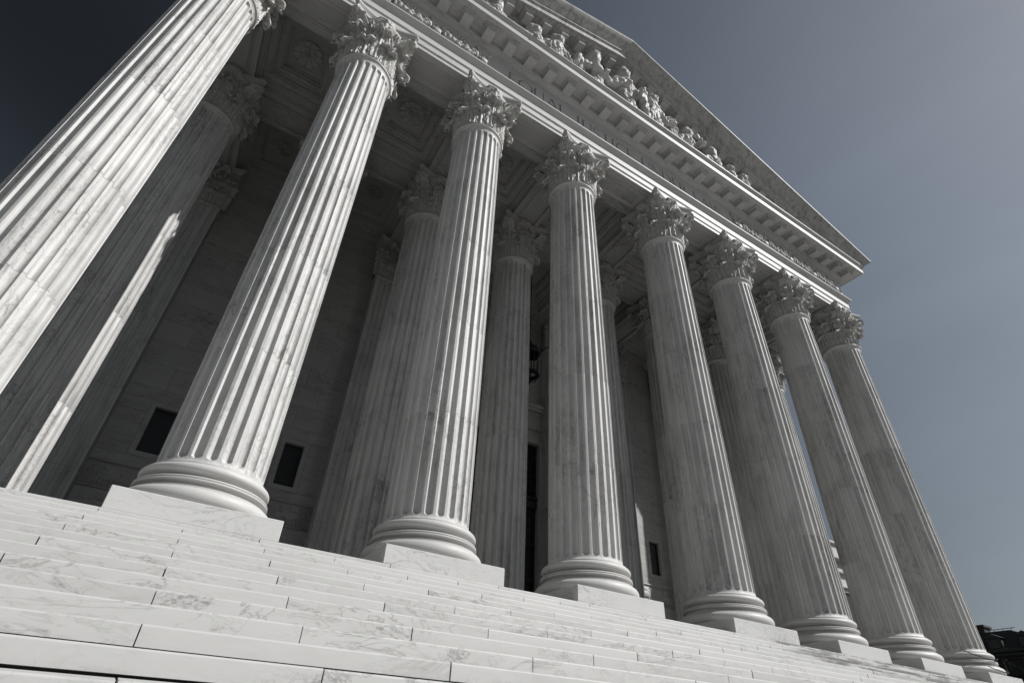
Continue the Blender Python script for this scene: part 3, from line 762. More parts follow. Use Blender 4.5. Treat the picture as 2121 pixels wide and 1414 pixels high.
def glyph(ch, x, z, h, y0, y1):
    mb = MB()
    def quad(p, q_, w, ext):
        d = Vector((q_[0] - p[0], q_[1] - p[1])); L = d.length; d /= L; nn = Vector((-d.y, d.x)) * w / 2; a = Vector(p) - d * ext; b_ = Vector(q_) + d * ext
        c = [a + nn, b_ + nn, b_ - nn, a - nn]
        mb.prism([(x + u.x * h, z + u.y * h) for u in c], y0, y1)
    for s_ in GL[ch][1]:
        if s_[0] == 'b': quad((s_[1], s_[2]), (s_[3], s_[4]), s_[5], 0)
        else:
            _, cx, cz, rx, rz, a0, a1, w, n_ = s_
            P = []; 
            full = abs(a1 - a0) >= 359
            for i in range(n_ + 1):
                a = R(a0 + (a1 - a0) * i / n_); thick = w * (0.55 + 0.45 * abs(math.cos(a)))
                P.append(((cx + (rx + thick / 2) * math.cos(a), cz + (rz + thick / 2) * math.sin(a)), (cx + (rx - thick / 2) * math.cos(a), cz + (rz - thick / 2) * math.sin(a))))
            V = []; F = []
            for (o_, i_) in P:
                V += [(x + o_[0] * h, y0, z + o_[1] * h), (x + i_[0] * h, y0, z + i_[1] * h), (x + o_[0] * h, y1, z + o_[1] * h), (x + i_[0] * h, y1, z + i_[1] * h)]
            for i in range(n_):
                b0, b1 = i * 4, (i + 1) * 4
                F += [(b0, b1, b1 + 1, b0 + 1), (b0 + 2, b0 + 3, b1 + 3, b1 + 2), (b0, b0 + 2, b1 + 2, b1), (b0 + 1, b1 + 1, b1 + 3, b0 + 3)]
            if not full: F += [(0, 1, 3, 2), (n_ * 4, n_ * 4 + 2, n_ * 4 + 3, n_ * 4 + 1)]
            mb.add(V, F)
    return mb
TEXT = 'EQUAL JUSTICE UNDER LAW'
CH = 0.66; GAP = 0.20; SPC = 0.62
tot = sum((GL[c][0] + GAP) if c != ' ' else SPC for c in TEXT) - GAP
kx = 11.0 / (tot * CH)          # letters are spaced to fill the measured length
place = []; x = XM - 5.5
for c in TEXT:
    if c == ' ': x += SPC * CH * kx; continue
    place.append((c, x)); x += (GL[c][0] + GAP) * CH * kx
cut = MB()
for c, x in place:
    gm = glyph(c, x, 16.42, CH, -0.80, -0.715); cut.add(gm.v, gm.f)
M_CUTSHADE = marble('letter_shade_marble', (0.30, 0.298, 0.29), (0.18, 0.178, 0.172), 1.0, seed=101)
pan = MB(); pan.box(TX0, TX1, -0.76, -0.3, fz0, fz1); pan_o = epart('inscription_panel', pan, M_ENT)
cut_o = obj('cutter', cut.mesh('cutter'), M_ENT, ent, (-XM, 0, -ZA))
bpy.context.view_layer.update()
md = pan_o.modifiers.new('cut', 'BOOLEAN'); md.operation = 'DIFFERENCE'; md.object = cut_o; md.solver = 'EXACT'; md.use_self = True
dg = bpy.context.evaluated_depsgraph_get()
nm = bpy.data.meshes.new_from_object(pan_o.evaluated_get(dg)); pan_o.modifiers.clear(); pan_o.data = nm
bpy.data.objects.remove(cut_o)
for c, x in place:      # bottom plate of each incised letter; its groove shade is painted as darker marble
    epart('letter', glyph(c, x, 16.42, CH, -0.7175, -0.700), M_CUTSHADE)

# ---- frieze ornament: leaf garlands between paterae, left and right of the inscription
def garland_mesh(L=1.18):
    mb = MB(); rr = random.Random(3)
    for i in range(64):
        t = rr.random(); x = (t - 0.5) * L; z = 0.40 + (0.06 + 0.10 * math.sin(PI * t)) * rr.uniform(-1, 1) - 0.10 * math.sin(PI * t)
        rot = Matrix.Rotation(rr.uniform(-0.8, 0.8), 3, 'Y') @ Matrix.Rotation(rr.uniform(-0.5, 0.5), 3, 'Z')
        mb.ell((x, -0.05 - rr.uniform(0, 0.11), z), (0.105, 0.06, 0.05), 8, 6, rot)
    for s_ in (-1, 1): mb.cbox(s_ * (L / 2 + 0.03) - 0.035, s_ * (L / 2 + 0.03) + 0.035, -0.17, 0, 0.22, 0.52, 0.02)
    mb.tube([(-L / 2 - 0.05, -0.05, 0.38), (-L / 4, -0.06, 0.31), (0, -0.06, 0.29), (L / 4, -0.06, 0.31), (L / 2 + 0.05, -0.05, 0.38)], 0.09, 8)
    me = mb.mesh('garland', 55); me.materials.append(M_CAP); mb = MB(); gm_ = me
    for k in range(7):     # spray of leaves above
        a = R(-60 + 20 * k); mb.ell((0.16 * math.sin(a) * 2.2, -0.03, 0.74 + 0.16 * math.cos(a)), (0.06, 0.05, 0.17), 8, 6, Matrix.Rotation(a, 3, 'Y'))
    mb.tube([(-0.30, -0.02, 0.70), (0, -0.02, 0.62), (0.30, -0.02, 0.70)], 0.05, 6)
    me = mb.mesh('leaf_spray', 55); me.materials.append(M_CAP); return gm_, me
def patera_mesh():
    mb = MB()
    prof = [(0.0, 0.10), (0.05, 0.10), (0.07, 0.05), (0.13, 0.045), (0.15, 0.075), (0.19, 0.075), (0.205, 0.0)]
    n = 20; V = []; F = []
    for i in range(n):
        a = 2 * PI * i / n
        for r_, h in prof: V.append((1.1 * r_ * math.cos(a), -h * 1.4, 0.55 + 1.1 * r_ * math.sin(a)))
    for i in range(n):
        for k in range(len(prof) - 1): F.append((i * 7 + k, ((i + 1) % n) * 7 + k, ((i + 1) % n) * 7 + k + 1, i * 7 + k + 1))
    mb.add(V, F)
    for s_ in (-1, 1): mb.ell((s_ * 0.22, -0.03, 0.88), (0.06, 0.05, 0.22), 8, 6, Matrix.Rotation(s_ * 0.5, 3, 'Y'))
    mb.cbox(-0.13, 0.13, -0.18, 0, 0.12, 0.36, 0.04)
    me = mb.mesh('patera', 55); me.materials.append(M_CAP); return me
(GAR, SPR), PAT = garland_mesh(), patera_mesh()
U = 1.78
for s_ in (-1, 1):
    for k in range(5):
        x = XM + s_ * (6.55 + U * k)
        obj('patera', PAT, None, ent, (x - XM, -0.755, fz0 + 0.03 - ZA))
        if k < 4 or True: 
            if x + s_ * U / 2 < X7 + 0.2 and x + s_ * U / 2 > X0 - 0.2: 
                g1 = obj('garland', GAR, None, ent, (x + s_ * U / 2 - XM, -0.755, fz0 + 0.03 - ZA)); obj('leaf_spray', SPR, None, ent, g1.location)
for k in range(4):
    obj('garland', GAR, None, ent, (X7 + 0.755 - XM, 0.35 + U * k, fz0 + 0.03 - ZA), rz=PI / 2); obj('patera', PAT, None, ent, (X7 + 0.755 - XM, 0.35 + U * (k + 0.5), fz0 + 0.03 - ZA), rz=PI / 2)
# ---- modillions
def modillion_mesh():
    mb = MB(); mb.cbox(-0.185, 0.185, -0.43, 0.0, -0.285, -0.10, 0.010); mb.cbox(-0.195, 0.195, -0.445, 0.0, -0.10, -0.075, 0.006); mb.cbox(-0.215, 0.215, -0.47, 0.0, -0.075, -0.045, 0.010); mb.cbox(-0.25, 0.25, -0.51, 0.0, -0.045, 0.004, 0.012)
    me = mb.mesh('modillion'); me.materials.append(M_ENT); return me
MOD = modillion_mesh()
for s_ in (-1, 1):
    for k in range(17):
        obj('modillion', MOD, None, ent, (s_ * 0.885 * (k + 0.5), -0.985, 17.828 - ZA))
for k in range(6):
    for s_ in (-1, 1): obj('modillion', MOD, None, ent, ((X7 + 0.985 - XM) * s_, -0.75 + 0.885 * (k + 0.5), 17.828 - ZA), rz=s_ * PI / 2)
# ---- soffit of the front beam: rails round sunk panels
def soffit_rails(xa, xb, ya, yb, nm, par, loc):
    mb = MB(); w = 0.235
    mb.box(xa, xb, ya, ya + w, ZA, RCS); mb.box(xa, xb, yb - w, yb, ZA, RCS); mb.box(xa, xa + 0.12, ya + w, yb - w, ZA, RCS); mb.box(xb - 0.12, xb, ya + w, yb - w, ZA, RCS)
    i = 0.06
    mb.box(xa + 0.12, xb - 0.12, ya + w, ya + w + i, ZA + 0.045, RCS); mb.box(xa + 0.12, xb - 0.12, yb - w - i, yb - w, ZA + 0.045, RCS)
    mb.box(xa + 0.12, xa + 0.12 + i, ya + w + i, yb - w - i, ZA + 0.045, RCS); mb.box(xb - 0.12 - i, xb - 0.12, ya + w + i, yb - w - i, ZA + 0.045, RCS)
    mb.box(xa + 0.42, xb - 0.42, ya + w + 0.22, yb - w - 0.22, RCS - 0.02, RCS + 0.01)
    return mb
for i in range(7):
    epart('soffit_panel', soffit_rails(XS[i] + 0.70, XS[i + 1] - 0.70, -0.70, 0.68, '', None, None), M_CEIL)
for i in range(8):
    q = MB(); q.box(XS[i] - 0.70 + 0.001, XS[i] + 0.70 - 0.001, -0.70, 0.68, ZA, RCS); epart('bearing_block', q, M_CEIL)

# ================================================================== PEDIMENT
SL = 0.315; XE = (X7 - X0) / 2 + 1.70
ped = tag(empty('pediment', (XM, 0, 18.3)), 'triangular marble gable with raking cornice above the entablature', 'pediment')
rk = [(0.30, 17.50), (0.74, 17.50), (0.76, 17.545), (0.83, 17.59), (0.87, 17.605), (0.875, 17.655), (0.95, 17.66), (0.97, 17.70), (0.975, 17.86), (1.56, 17.86), (1.565, 17.835), (1.615, 17.835), (1.615, 18.10), (1.635, 18.11), (1.65, 18.145), (1.70, 18.17),
      (1.705, 18.215), (1.725, 18.235), (1.775, 18.285), (1.84, 18.355), (1.91, 18.43), (1.98, 18.50), (2.04, 18.565), (2.09, 18.63), (2.10, 18.645), (2.10, 18.73), (1.2, 18.85), (0.30, 18.85)]
mb = MB(); n = len(rk)
for side in (-1, 1):
    V = []; F = []
    for o_, z in rk:
        hx = (X7 - X0) / 2 + o_
        ze = z + SL * (XE - hx)
        V += [(XM, -o_, z + SL * XE), (XM + side * hx, -o_, ze), (XM + side * hx, YW + 0.3, ze)]
    for i in range(n):
        j = (i + 1) % n
        for k in range(2): F.append((i * 3 + k, i * 3 + k + 1, j * 3 + k + 1, j * 3 + k))
    F.append(tuple(i * 3 for i in range(n))); F.append(tuple(i * 3 + 2 for i in range(n)))
    mbs = MB(); mbs.add(V, F)
    # joints between the lengths of the raking cornice are cut in below
    rake_o = obj('raking_cornice', mbs.mesh('raking_cornice', 28), M_RAKE, ped, (-XM, 0, -18.3))
    for k in range(18):
        xx = XM + side * (0.75 + 0.885 * k)
        if abs(xx - XM) > XE - 1.2: break
        zz = 17.857 + SL * (XE - abs(xx - XM))
        o_ = obj('modillion', MOD, None, ped, (xx - XM, -0.97, zz - 18.3)); o_.rotation_euler = (0, side * math.atan(SL), 0)
    for k in range(1, 7):     # open vertical joints of the raking blocks
        t = k * 2.3 + (0.35 if side > 0 else 1.2)
        xx = XM + side * t; dz = SL * (XE - t)
        jm = MB(); prof = [(a + 0.0015, b_) for a, b_ in rk[9:26]]
        V = []; F = []
        for o_, z in prof: V += [(xx - 0.006, -o_, z + dz + 0.006 * SL * side), (xx + 0.006, -o_, z + dz - 0.006 * SL * side)]
        for i in range(len(prof) - 1): F.append((2 * i, 2 * i + 1, 2 * i + 3, 2 * i + 2))
        jm.add(V, F); obj('block_joint', jm.mesh('block_joint'), M_GAP, ped, (-XM, 0, -18.3))
hx = (X7 - X0) / 2 + 0.9
q = MB(); q.prism([(XM - hx, 18.25), (XM + hx, 18.25), (XM, 18.25 + SL * hx + 0.35)], -0.45, -0.1)
obj('tympanum', q, M_ENT, ped, (-XM, 0, -18.3))
q = MB(); a = (X7 - X0) / 2 + 1.0; zt = 18.55
V = [(XM - a, 0.1, zt), (XM, 0.1, zt + SL * a), (XM + a, 0.1, zt), (XM - a, 45, zt), (XM, 45, zt + SL * a), (XM + a, 45, zt)]
q.add(V, [(0, 1, 4, 3), (1, 2, 5, 4), (0, 2, 1), (3, 4, 5), (0, 3, 5, 2)]); obj('roof', q, M_RAKE, ped, (-XM, 0, -18.3))

# ================================================================== CEILING
ceil = tag(empty('coffered_ceiling', (XM, 3.6, ZA)), 'coffered marble ceiling of the porch with beams and flower rosettes', 'ceiling')
def cpart(name, mb, mat, par=ceil):
    shear(mb)
    return obj(name, mb, mat, par, (-XM, -3.6, -ZA) if par is ceil else (0, 0, 0))
BW = 0.62
ZC1, ZC2, ZC3 = 15.62, 15.88, 16.14
def beam(xa, xb, ya, yb, along):
    mb = MB(); w = 0.17
    mb.box(xa, xb, ya, yb, RCS - 0.03, 16.6)
    z0, z1 = ZA + 0.004, RCS - 0.03
    mb.box(xa, xb, ya, ya + w, z0, z1); mb.box(xa, xb, yb - w, yb, z0, z1); mb.box(xa, xa + w, ya + w, yb - w, z0, z1); mb.box(xb - w, xb, ya + w, yb - w, z0, z1)
    if along == 'y': mb.box(xa + w + 0.13, xb - w - 0.13, ya + 0.35, yb - 0.35, z1 - 0.03, z1 + 0.01)
    else: mb.box(xa + 0.35, xb - 0.35, ya + w + 0.13, yb - w - 0.13, z1 - 0.03, z1 + 0.01)
    return mb
for i, x in enumerate(XS):
    cpart('beam', beam(x - BW, x + BW, 0.68, YB - BW, 'y'), M_CEIL); cpart('beam', beam(x - BW, x + BW, YB + BW, YW - 0.25, 'y'), M_CEIL)
    q = MB(); q.box(x - BW, x + BW, YB - BW, YB + BW, ZA, 16.6); cpart('bearing_block', q, M_CEIL)
for i in range(7):
    cpart('beam', beam(XS[i] + BW, XS[i + 1] - BW, YB - BW, YB + BW, 'x'), M_CEIL)
q = MB(); q.box(X0 - 0.7, X7 + 0.7, YW - 0.25, YW + 0.35, ZA - 0.03, 16.6); cpart('beam', q, M_CEIL)
ros = MB()
for k in range(10):
    a = 2 * PI * k / 10; rz_ = Matrix.Rotation(a, 3, 'Z')
    ros.ell((0.38 * math.cos(a), 0.38 * math.sin(a), -0.06), (0.20, 0.15, 0.045), 10, 6, rz_ @ Matrix.Rotation(R(14), 3, 'Y'))
    for t in (-1, 1): 
        b = a + t * 0.13; ros.ell((0.52 * math.cos(b), 0.52 * math.sin(b), -0.085), (0.055, 0.075, 0.03), 8, 6, rz_)
for k in range(8):
    a = 2 * PI * (k + 0.5) / 8; ros.ell((0.21 * math.cos(a), 0.21 * math.sin(a), -0.10), (0.13, 0.10, 0.04), 8, 6, Matrix.Rotation(a, 3, 'Z') @ Matrix.Rotation(R(16), 3, 'Y'))
for k in range(6):
    a = 2 * PI * k / 6; ros.ell((0.09 * math.cos(a), 0.09 * math.sin(a), -0.13), (0.045, 0.045, 0.03), 8, 6)
ros.lathe([(0.50, 0.0), (0.44, -0.03), (0.2, -0.05), (0.02, -0.06)], 24)
ROS = ros.mesh('rosette', 60); ROS.materials.append(M_CEIL)
def frame(mb, xa, xb, ya, yb, w, z0, z1):
    mb.box(xa, xb, ya, ya + w, z0, z1); mb.box(xa, xb, yb - w, yb, z0, z1); mb.box(xa, xa + w, ya + w, yb - w, z0, z1); mb.box(xb - w, xb, ya + w, yb - w, z0, z1)
for i in range(7):
    for ya, yb in ((0.68, YB - BW), (YB + BW, YW - 0.25)):
        xa, xb = XS[i] + BW, XS[i + 1] - BW; mb = MB()
        for w0, w1, za in ((0.0, 0.10, ZA + 0.30), (0.10, 0.16, ZA + 0.36), (0.16, 0.34, ZC1), (0.34, 0.40, ZC1 + 0.06), (0.40, 0.46, ZC2 - 0.04), (0.46, 0.60, ZC2), (0.60, 0.66, ZC2 + 0.07), (0.66, 0.70, ZC3 - 0.06)):
            frame(mb, xa + w0, xb - w0, ya + w0, yb - w0, w1 - w0, za, 16.55)
        mb.box(xa + 0.70, xb - 0.70, ya + 0.70, yb - 0.70, ZC3, 16.55)
        c = cpart('coffer', mb, M_CEIL)
        obj('rosette', ROS, None, c, ((xa + xb) / 2 + sh((ya + yb) / 2), (ya + yb) / 2, ZC3), scale=(0.86 if yb < 4 else 0.66,) * 3)

# ================================================================== STATUES IN THE GABLE
def capsule(mb, p, q_, r0, r1, n=10):
    p, q_ = Vector(p), Vector(q_); k = 6
    mb.tube([p.lerp(q_, i / k) for i in range(k + 1)], [r0 + (r1 - r0) * i / k for i in range(k + 1)], n)
    mb.ell(p, (r0,) * 3, n, 7); mb.ell(q_, (r1,) * 3, n, 7)
def figure(name, label, x, zh, h=0.62, turn=0.0, lean=0.0, hat=None, arm='lap', y=-1.30, nod=0.0, knee=0):
    """x, zh: place of the head's middle; h: head height; turn: which way the face looks (degrees from straight ahead)"""
    u = h; mb = MB(); hb = MB()
    Zb = 18.30
    neck = Vector((-lean * 0.25 * u, 0.02, zh - 0.52 * u)); sh = zh - 0.80 * u
    L = lambda a, b_, c: (a * u, b_ * u, c)
    hip = max(Zb + 0.75 * u, sh - 1.75 * u)
    sx = lean * u * 0.5
    # torso
    capsule(mb, (-lean * u * 0.9, 0.1 * u, hip), (sx - lean * u, 0.05 * u, sh - 0.25 * u), 0.50 * u, 0.52 * u, 14)
    mb.ell((sx - lean * u * 0.9, 0.0, sh - 0.45 * u), (0.66 * u, 0.42 * u, 0.52 * u), 16, 10)
    for s_ in (-1, 1): mb.ell((sx - lean * u * 0.9 + s_ * 0.62 * u, 0.05 * u, sh - 0.26 * u), (0.29 * u, 0.28 * u, 0.28 * u), 12, 8)
    capsule(mb, (sx - lean * u * 0.9, 0.03 * u, sh - 0.05 * u), (0, 0.0, zh - 0.28 * u), 0.27 * u, 0.21 * u, 12)
    bx = sx - lean * u * 0.9
    for s_ in (-1, 1):
        S0 = (bx + s_ * 0.70 * u, 0.0, sh - 0.30 * u)
        if arm == 'lap': E0 = (bx + s_ * 0.90 * u, -0.10 * u, sh - 1.35 * u); H0 = (bx + s_ * 0.45 * u, -0.75 * u, sh - 1.65 * u)
        elif arm == 'crossed': E0 = (bx + s_ * 0.88 * u, -0.25 * u, sh - 1.1 * u); H0 = (bx - s_ * 0.35 * u, -0.62 * u, sh - 1.05 * u)
        elif arm == 'chin' and s_ > 0: E0 = (bx + 0.75 * u, -0.75 * u, sh - 1.0 * u); H0 = (bx + 0.35 * u, -0.62 * u, sh - 0.05 * u)
        elif arm == 'raised' and s_ > 0: E0 = (bx + 1.25 * u, -0.2 * u, sh - 0.75 * u); H0 = (bx + 1.55 * u, -0.5 * u, sh + 0.05 * u)
        else: E0 = (bx + s_ * 1.12 * u, -0.05 * u, sh - 1.3 * u); H0 = (bx + s_ * 1.0 * u, -0.65 * u, sh - 1.9 * u)
        capsule(mb, S0, E0, 0.22 * u, 0.18 * u); capsule(mb, E0, H0, 0.18 * u, 0.12 * u); mb.ell(H0, (0.17 * u, 0.19 * u, 0.14 * u), 10, 7)
    # skirts of the seated figure, down to the cornice
    capsule(mb, (bx, 0.15 * u, hip - 0.1 * u), (bx, 0.15 * u, Zb + 0.5 * u), 0.52 * u, 0.62 * u, 14)
    if knee:
        K = (bx + knee * 0.75 * u, -0.55 * u, sh - 1.05 * u); capsule(mb, (bx + 0.2 * knee * u, 0.0, hip), K, 0.36 * u, 0.27 * u, 12); capsule(mb, K, (bx + knee * 1.0 * u, -0.35 * u, Zb + 0.3 * u), 0.26 * u, 0.22 * u, 12)
    # head, turned on the neck
    Rm = Matrix.Rotation(R(turn), 3, 'Z') @ Matrix.Rotation(R(nod), 3, 'X')
    def hp(c, r, nu=12, nv=9, rot=None):
        c = Rm @ Vector(c) * u; mb.ell((c.x, c.y, c.z + zh), tuple(k * u for k in r), nu, nv, Rm @ rot if rot is not None else Rm)
    hp((0, 0.04, 0.10), (0.37, 0.43, 0.40), 16, 12); hp((0, -0.12, -0.18), (0.28, 0.29, 0.33), 14, 10); hp((0, -0.26, -0.36), (0.14, 0.12, 0.12))
    hp((0, -0.42, -0.08), (0.065, 0.10, 0.14)); hp((0, -0.36, 0.06), (0.27, 0.08, 0.06)); hp((0, -0.385, -0.27), (0.13, 0.06, 0.05))
    for s_ in (-1, 1):
        hp((s_ * 0.365, 0.06, -0.05), (0.05, 0.10, 0.13)); hp((s_ * 0.19, -0.30, -0.12), (0.12, 0.08, 0.09)); hp((s_ * 0.135, -0.365, 0.0), (0.075, 0.04, 0.03))
    if hat == 'hair':
        for k in range(20):
            a = k * 2.399; t = k / 20; hp((0.40 * math.cos(a) * math.sqrt(1 - t * t), 0.08 + 0.42 * abs(math.sin(a)) * math.sqrt(1 - t * t) - 0.05, 0.08 + 0.44 * t), (0.13, 0.13, 0.11), 8, 6)
    elif hat == 'beard':
        for k in range(14):
            a = R(200 + 140 * (k % 7) / 6); hp((0.24 * math.cos(a), -0.12 + 0.22 * math.sin(a), -0.40 - 0.14 * (k // 7)), (0.11, 0.11, 0.14), 8, 6)
        hp((0, 0.05, 0.2), (0.40, 0.45, 0.36), 14, 10)
    elif hat == 'helmet':
        hp((0, 0.05, 0.2), (0.43, 0.49, 0.42), 16, 10); hp((0, -0.05, 0.22), (0.46, 0.50, 0.06), 16, 6); hp((0, 0.15, 0.52), (0.07, 0.42, 0.18))
    elif hat == 'crown':
        hp((0, 0.05, 0.2), (0.42, 0.46, 0.34), 16, 10); hp((0, 0.1, -0.1), (0.44, 0.38, 0.45), 14, 10)
        for k in range(7):
            a = R(180 + 30 * k); hp((0.36 * math.cos(a), 0.05 + 0.36 * math.sin(a), 0.52), (0.05, 0.05, 0.17), 8, 6)
    elif hat == 'veil':
        hp((0, 0.12, 0.12), (0.46, 0.46, 0.46), 16, 10)
        for s_ in (-1, 1): hp((s_ * 0.34, 0.12, -0.35), (0.15, 0.30, 0.5), 10, 8)
    me = mb.mesh('body')
    o = obj(name, me, M_STAT, None, (x, y, 0))
    r = o.modifiers.new('r', 'REMESH'); r.mode = 'VOXEL'; r.voxel_size = 0.042 * u / 0.62; r.use_smooth_shade = True
    s2_ = o.modifiers.new('s', 'SMOOTH'); s2_.factor = 0.5; s2_.iterations = 2
    bpy.context.view_layer.update()
    nm_ = bpy.data.meshes.new_from_object(o.evaluated_get(bpy.context.evaluated_depsgraph_get())); o.modifiers.clear()
    # drapery: folds run down the clothed body, below the neck
    for v in nm_.vertices:
        k = max(0.0, min(1.0, (zh - 0.85 * u - v.co.z) / (0.35 * u)))
        if k > 0:
            p = v.co; f = math.sin((p.x + 0.35 * p.z + 0.25 * noise.noise(p * 2.2)) * 31 / u * 0.62) + 0.6 * math.sin((p.x * 0.8 - 0.9 * p.z) * 24 / u * 0.62 + 3 * noise.noise(p * 1.3))
            d = 0.030 * u / 0.62 * k * f; v.co = p + v.normal * d
    nm_.materials.clear(); nm_.materials.append(M_STAT)
    for p in nm_.polygons: p.use_smooth = True
    o.data = nm_; me_name = nm_.name
    # origin on the cornice
    nm_.transform(Matrix.Translation((0, 0, -18.28))); o.location = (x, y, 18.28)
    return tag(o, label, 'statue', 'marble statues in the gable')
def ssoff(x): return 17.86 + SL * (XE - abs(x - XM))
def at(px, py, y):       # where the sight line of a measured point meets the depth y
    d = c_fwd * 1145.8 + c_right * (px - 1060.5) - c_up * (py - 707.0); t = (y - cam.matrix_world.translation.y) / d.y
    return cam.matrix_world.translation + d * t
def stat(label, px, py, **k):
    p = at(px, py, k.get('y', -1.30)); figure('marble_statue', label, p.x, p.z, **k)
stat('marble statue of a short haired man looking right, leftmost complete head under the gable', 1107, 66, h=0.66, turn=35, lean=-0.1, hat='hair', arm='lap')
stat('bare shouldered marble statue turning its head, left of the helmeted one', 1155, 86, h=0.64, turn=28, lean=0.3, hat='hair', arm='side')
stat('marble statue with smooth helmeted head and rolled sleeve left of the crowned one', 1228, 126, h=0.74, turn=35, lean=0.0, hat='helmet', arm='crossed')
stat('central marble statue with a pronged crown under the peak of the gable', 1290, 158, h=0.74, turn=22, lean=0.0, hat='crown', arm='lap', knee=1)
stat('hooded marble statue with raised knee just right of the crowned one', 1350, 209, h=0.68, turn=15, lean=0.35, hat='veil', arm='side', knee=-1)
stat('marble statue bending its head onto its hand beside the carved bundle of rods', 1423, 278, h=0.60, turn=40, lean=0.5, hat='hair', arm='chin', nod=18)
stat('bearded marble statue third from the right corner of the gable', 1471, 317, h=0.60, turn=25, lean=-0.2, hat='beard', arm='side')
stat('small marble statue leaning low, second from the right corner of the gable', 1512, 352, h=0.50, turn=10, lean=0.4, hat='hair', arm='side', nod=10)
stat('lowest marble statue lying in the right corner of the gable, only its head showing', 1538, 370, h=0.52, turn=15, lean=0.3, hat='veil', arm='side')
stat('marble statue low in the left half of the gable, mostly beyond the frame', 1030, 12, h=0.58, turn=20, lean=0.2, hat='beard', arm='side')
# bundle of rods and small urn-like sculpture
q = MB()
for k in range(14):
    a = 2 * PI * k / 14; q.tube([(0.25 * math.cos(a), 0.2 * math.sin(a), 0), (0.22 * math.cos(a), 0.18 * math.sin(a), 1.2), (0.19 * math.cos(a), 0.16 * math.sin(a), 2.2)], 0.065, 6)
for z in (0.6, 1.4, 2.0): q.lathe([(0.28, z - 0.05), (0.31, z), (0.28, z + 0.05)], 16)
q.lathe([(0.02, 2.42), (0.15, 2.36), (0.2, 2.2), (0.16, 2.1)], 14)
tag(obj('carved_rod_bundle', q.mesh('carved_rod_bundle', 50), M_STAT, None, (16.22, -1.25, 18.28), 0.0, (1.1, 1.1, 1.0)), 'carved marble bundle of upright rods between two statues in the gable', 'sculpture')
q = MB()
q.lathe([(0.02, 0), (0.3, 0.0), (0.32, 0.3), (0.22, 0.7), (0.26, 1.2), (0.20, 1.7), (0.24, 1.95), (0.12, 2.2), (0.17, 2.35), (0.05, 2.48), (0.0, 2.5)], 18)
for k in range(9):
    a = k * 0.9; q.ell((0.25 * math.cos(a), 0.25 * math.sin(a), 0.5 + 0.18 * k), (0.12, 0.08, 0.16), 8, 6, Matrix.Rotation(a, 3, 'Z'))
tag(obj('carved_torch', q.mesh('carved_torch', 60), M_STAT, None, (11.10, -1.25, 18.28), 0.0, (1.0, 1.0, 1.0)), 'small carved upright emblem between two statues left of the gable centre', 'sculpture')

# ================================================================== LANTERN
lan = tag(empty('hanging_lantern', (13.58, 5.6, 9.08)), 'black iron cage lantern hanging behind the fourth front column', 'lantern')
def lp(name, mb, mat=M_IRON, sm=40): return obj(name, mb.mesh(name, sm), mat, lan)
q = MB(); q.tube([(0, 0, 1.95), (0, 0, 6.5)], 0.02, 8); lp('hanging_rod', q)
q = MB()
for k in range(8):
    a = 2 * PI * k / 8; q.tube([(0.36 * math.cos(a), 0.36 * math.sin(a), 0.40), (0.38 * math.cos(a), 0.38 * math.sin(a), 1.45)], 0.022, 6)
lp('cage_bars', q)
q = MB(); q.lathe([(0.30, 0.36), (0.44, 0.38), (0.46, 0.44), (0.42, 0.50), (0.30, 0.50), (0.30, 0.36)], 24); lp('bottom_ring', q)
q = MB(); q.lathe([(0.30, 1.42), (0.46, 1.44), (0.48, 1.52), (0.40, 1.60), (0.38, 1.72), (0.24, 1.90), (0.10, 2.0), (0.08, 2.15), (0.0, 2.2)], 24)
for k in range(8):
    a = 2 * PI * k / 8; q.tube([(0.44 * math.cos(a), 0.44 * math.sin(a), 1.5), (0.52 * math.cos(a), 0.52 * math.sin(a), 1.65), (0.46 * math.cos(a), 0.46 * math.sin(a), 1.78)], 0.03, 6)
lp('crown', q)
q = MB()
for k in range(3):
    a = PI * k / 3; q.tube([(0.42 * math.cos(a), 0.42 * math.sin(a), 0.42), (0.30 * math.cos(a), 0.30 * math.sin(a), 0.16), (0, 0, 0.05), (-0.30 * math.cos(a), -0.30 * math.sin(a), 0.16), (-0.42 * math.cos(a), -0.42 * math.sin(a), 0.42)], 0.022, 6)
q.ell((0, 0, 0.03), (0.07, 0.07, 0.09)); lp('bottom_cradle', q)
q = MB(); q.lathe([(0.33, 0.5), (0.34, 1.43)], 20); lp('glass', q, M_GLASS)
lan.scale = (0.92, 0.92, 0.95)

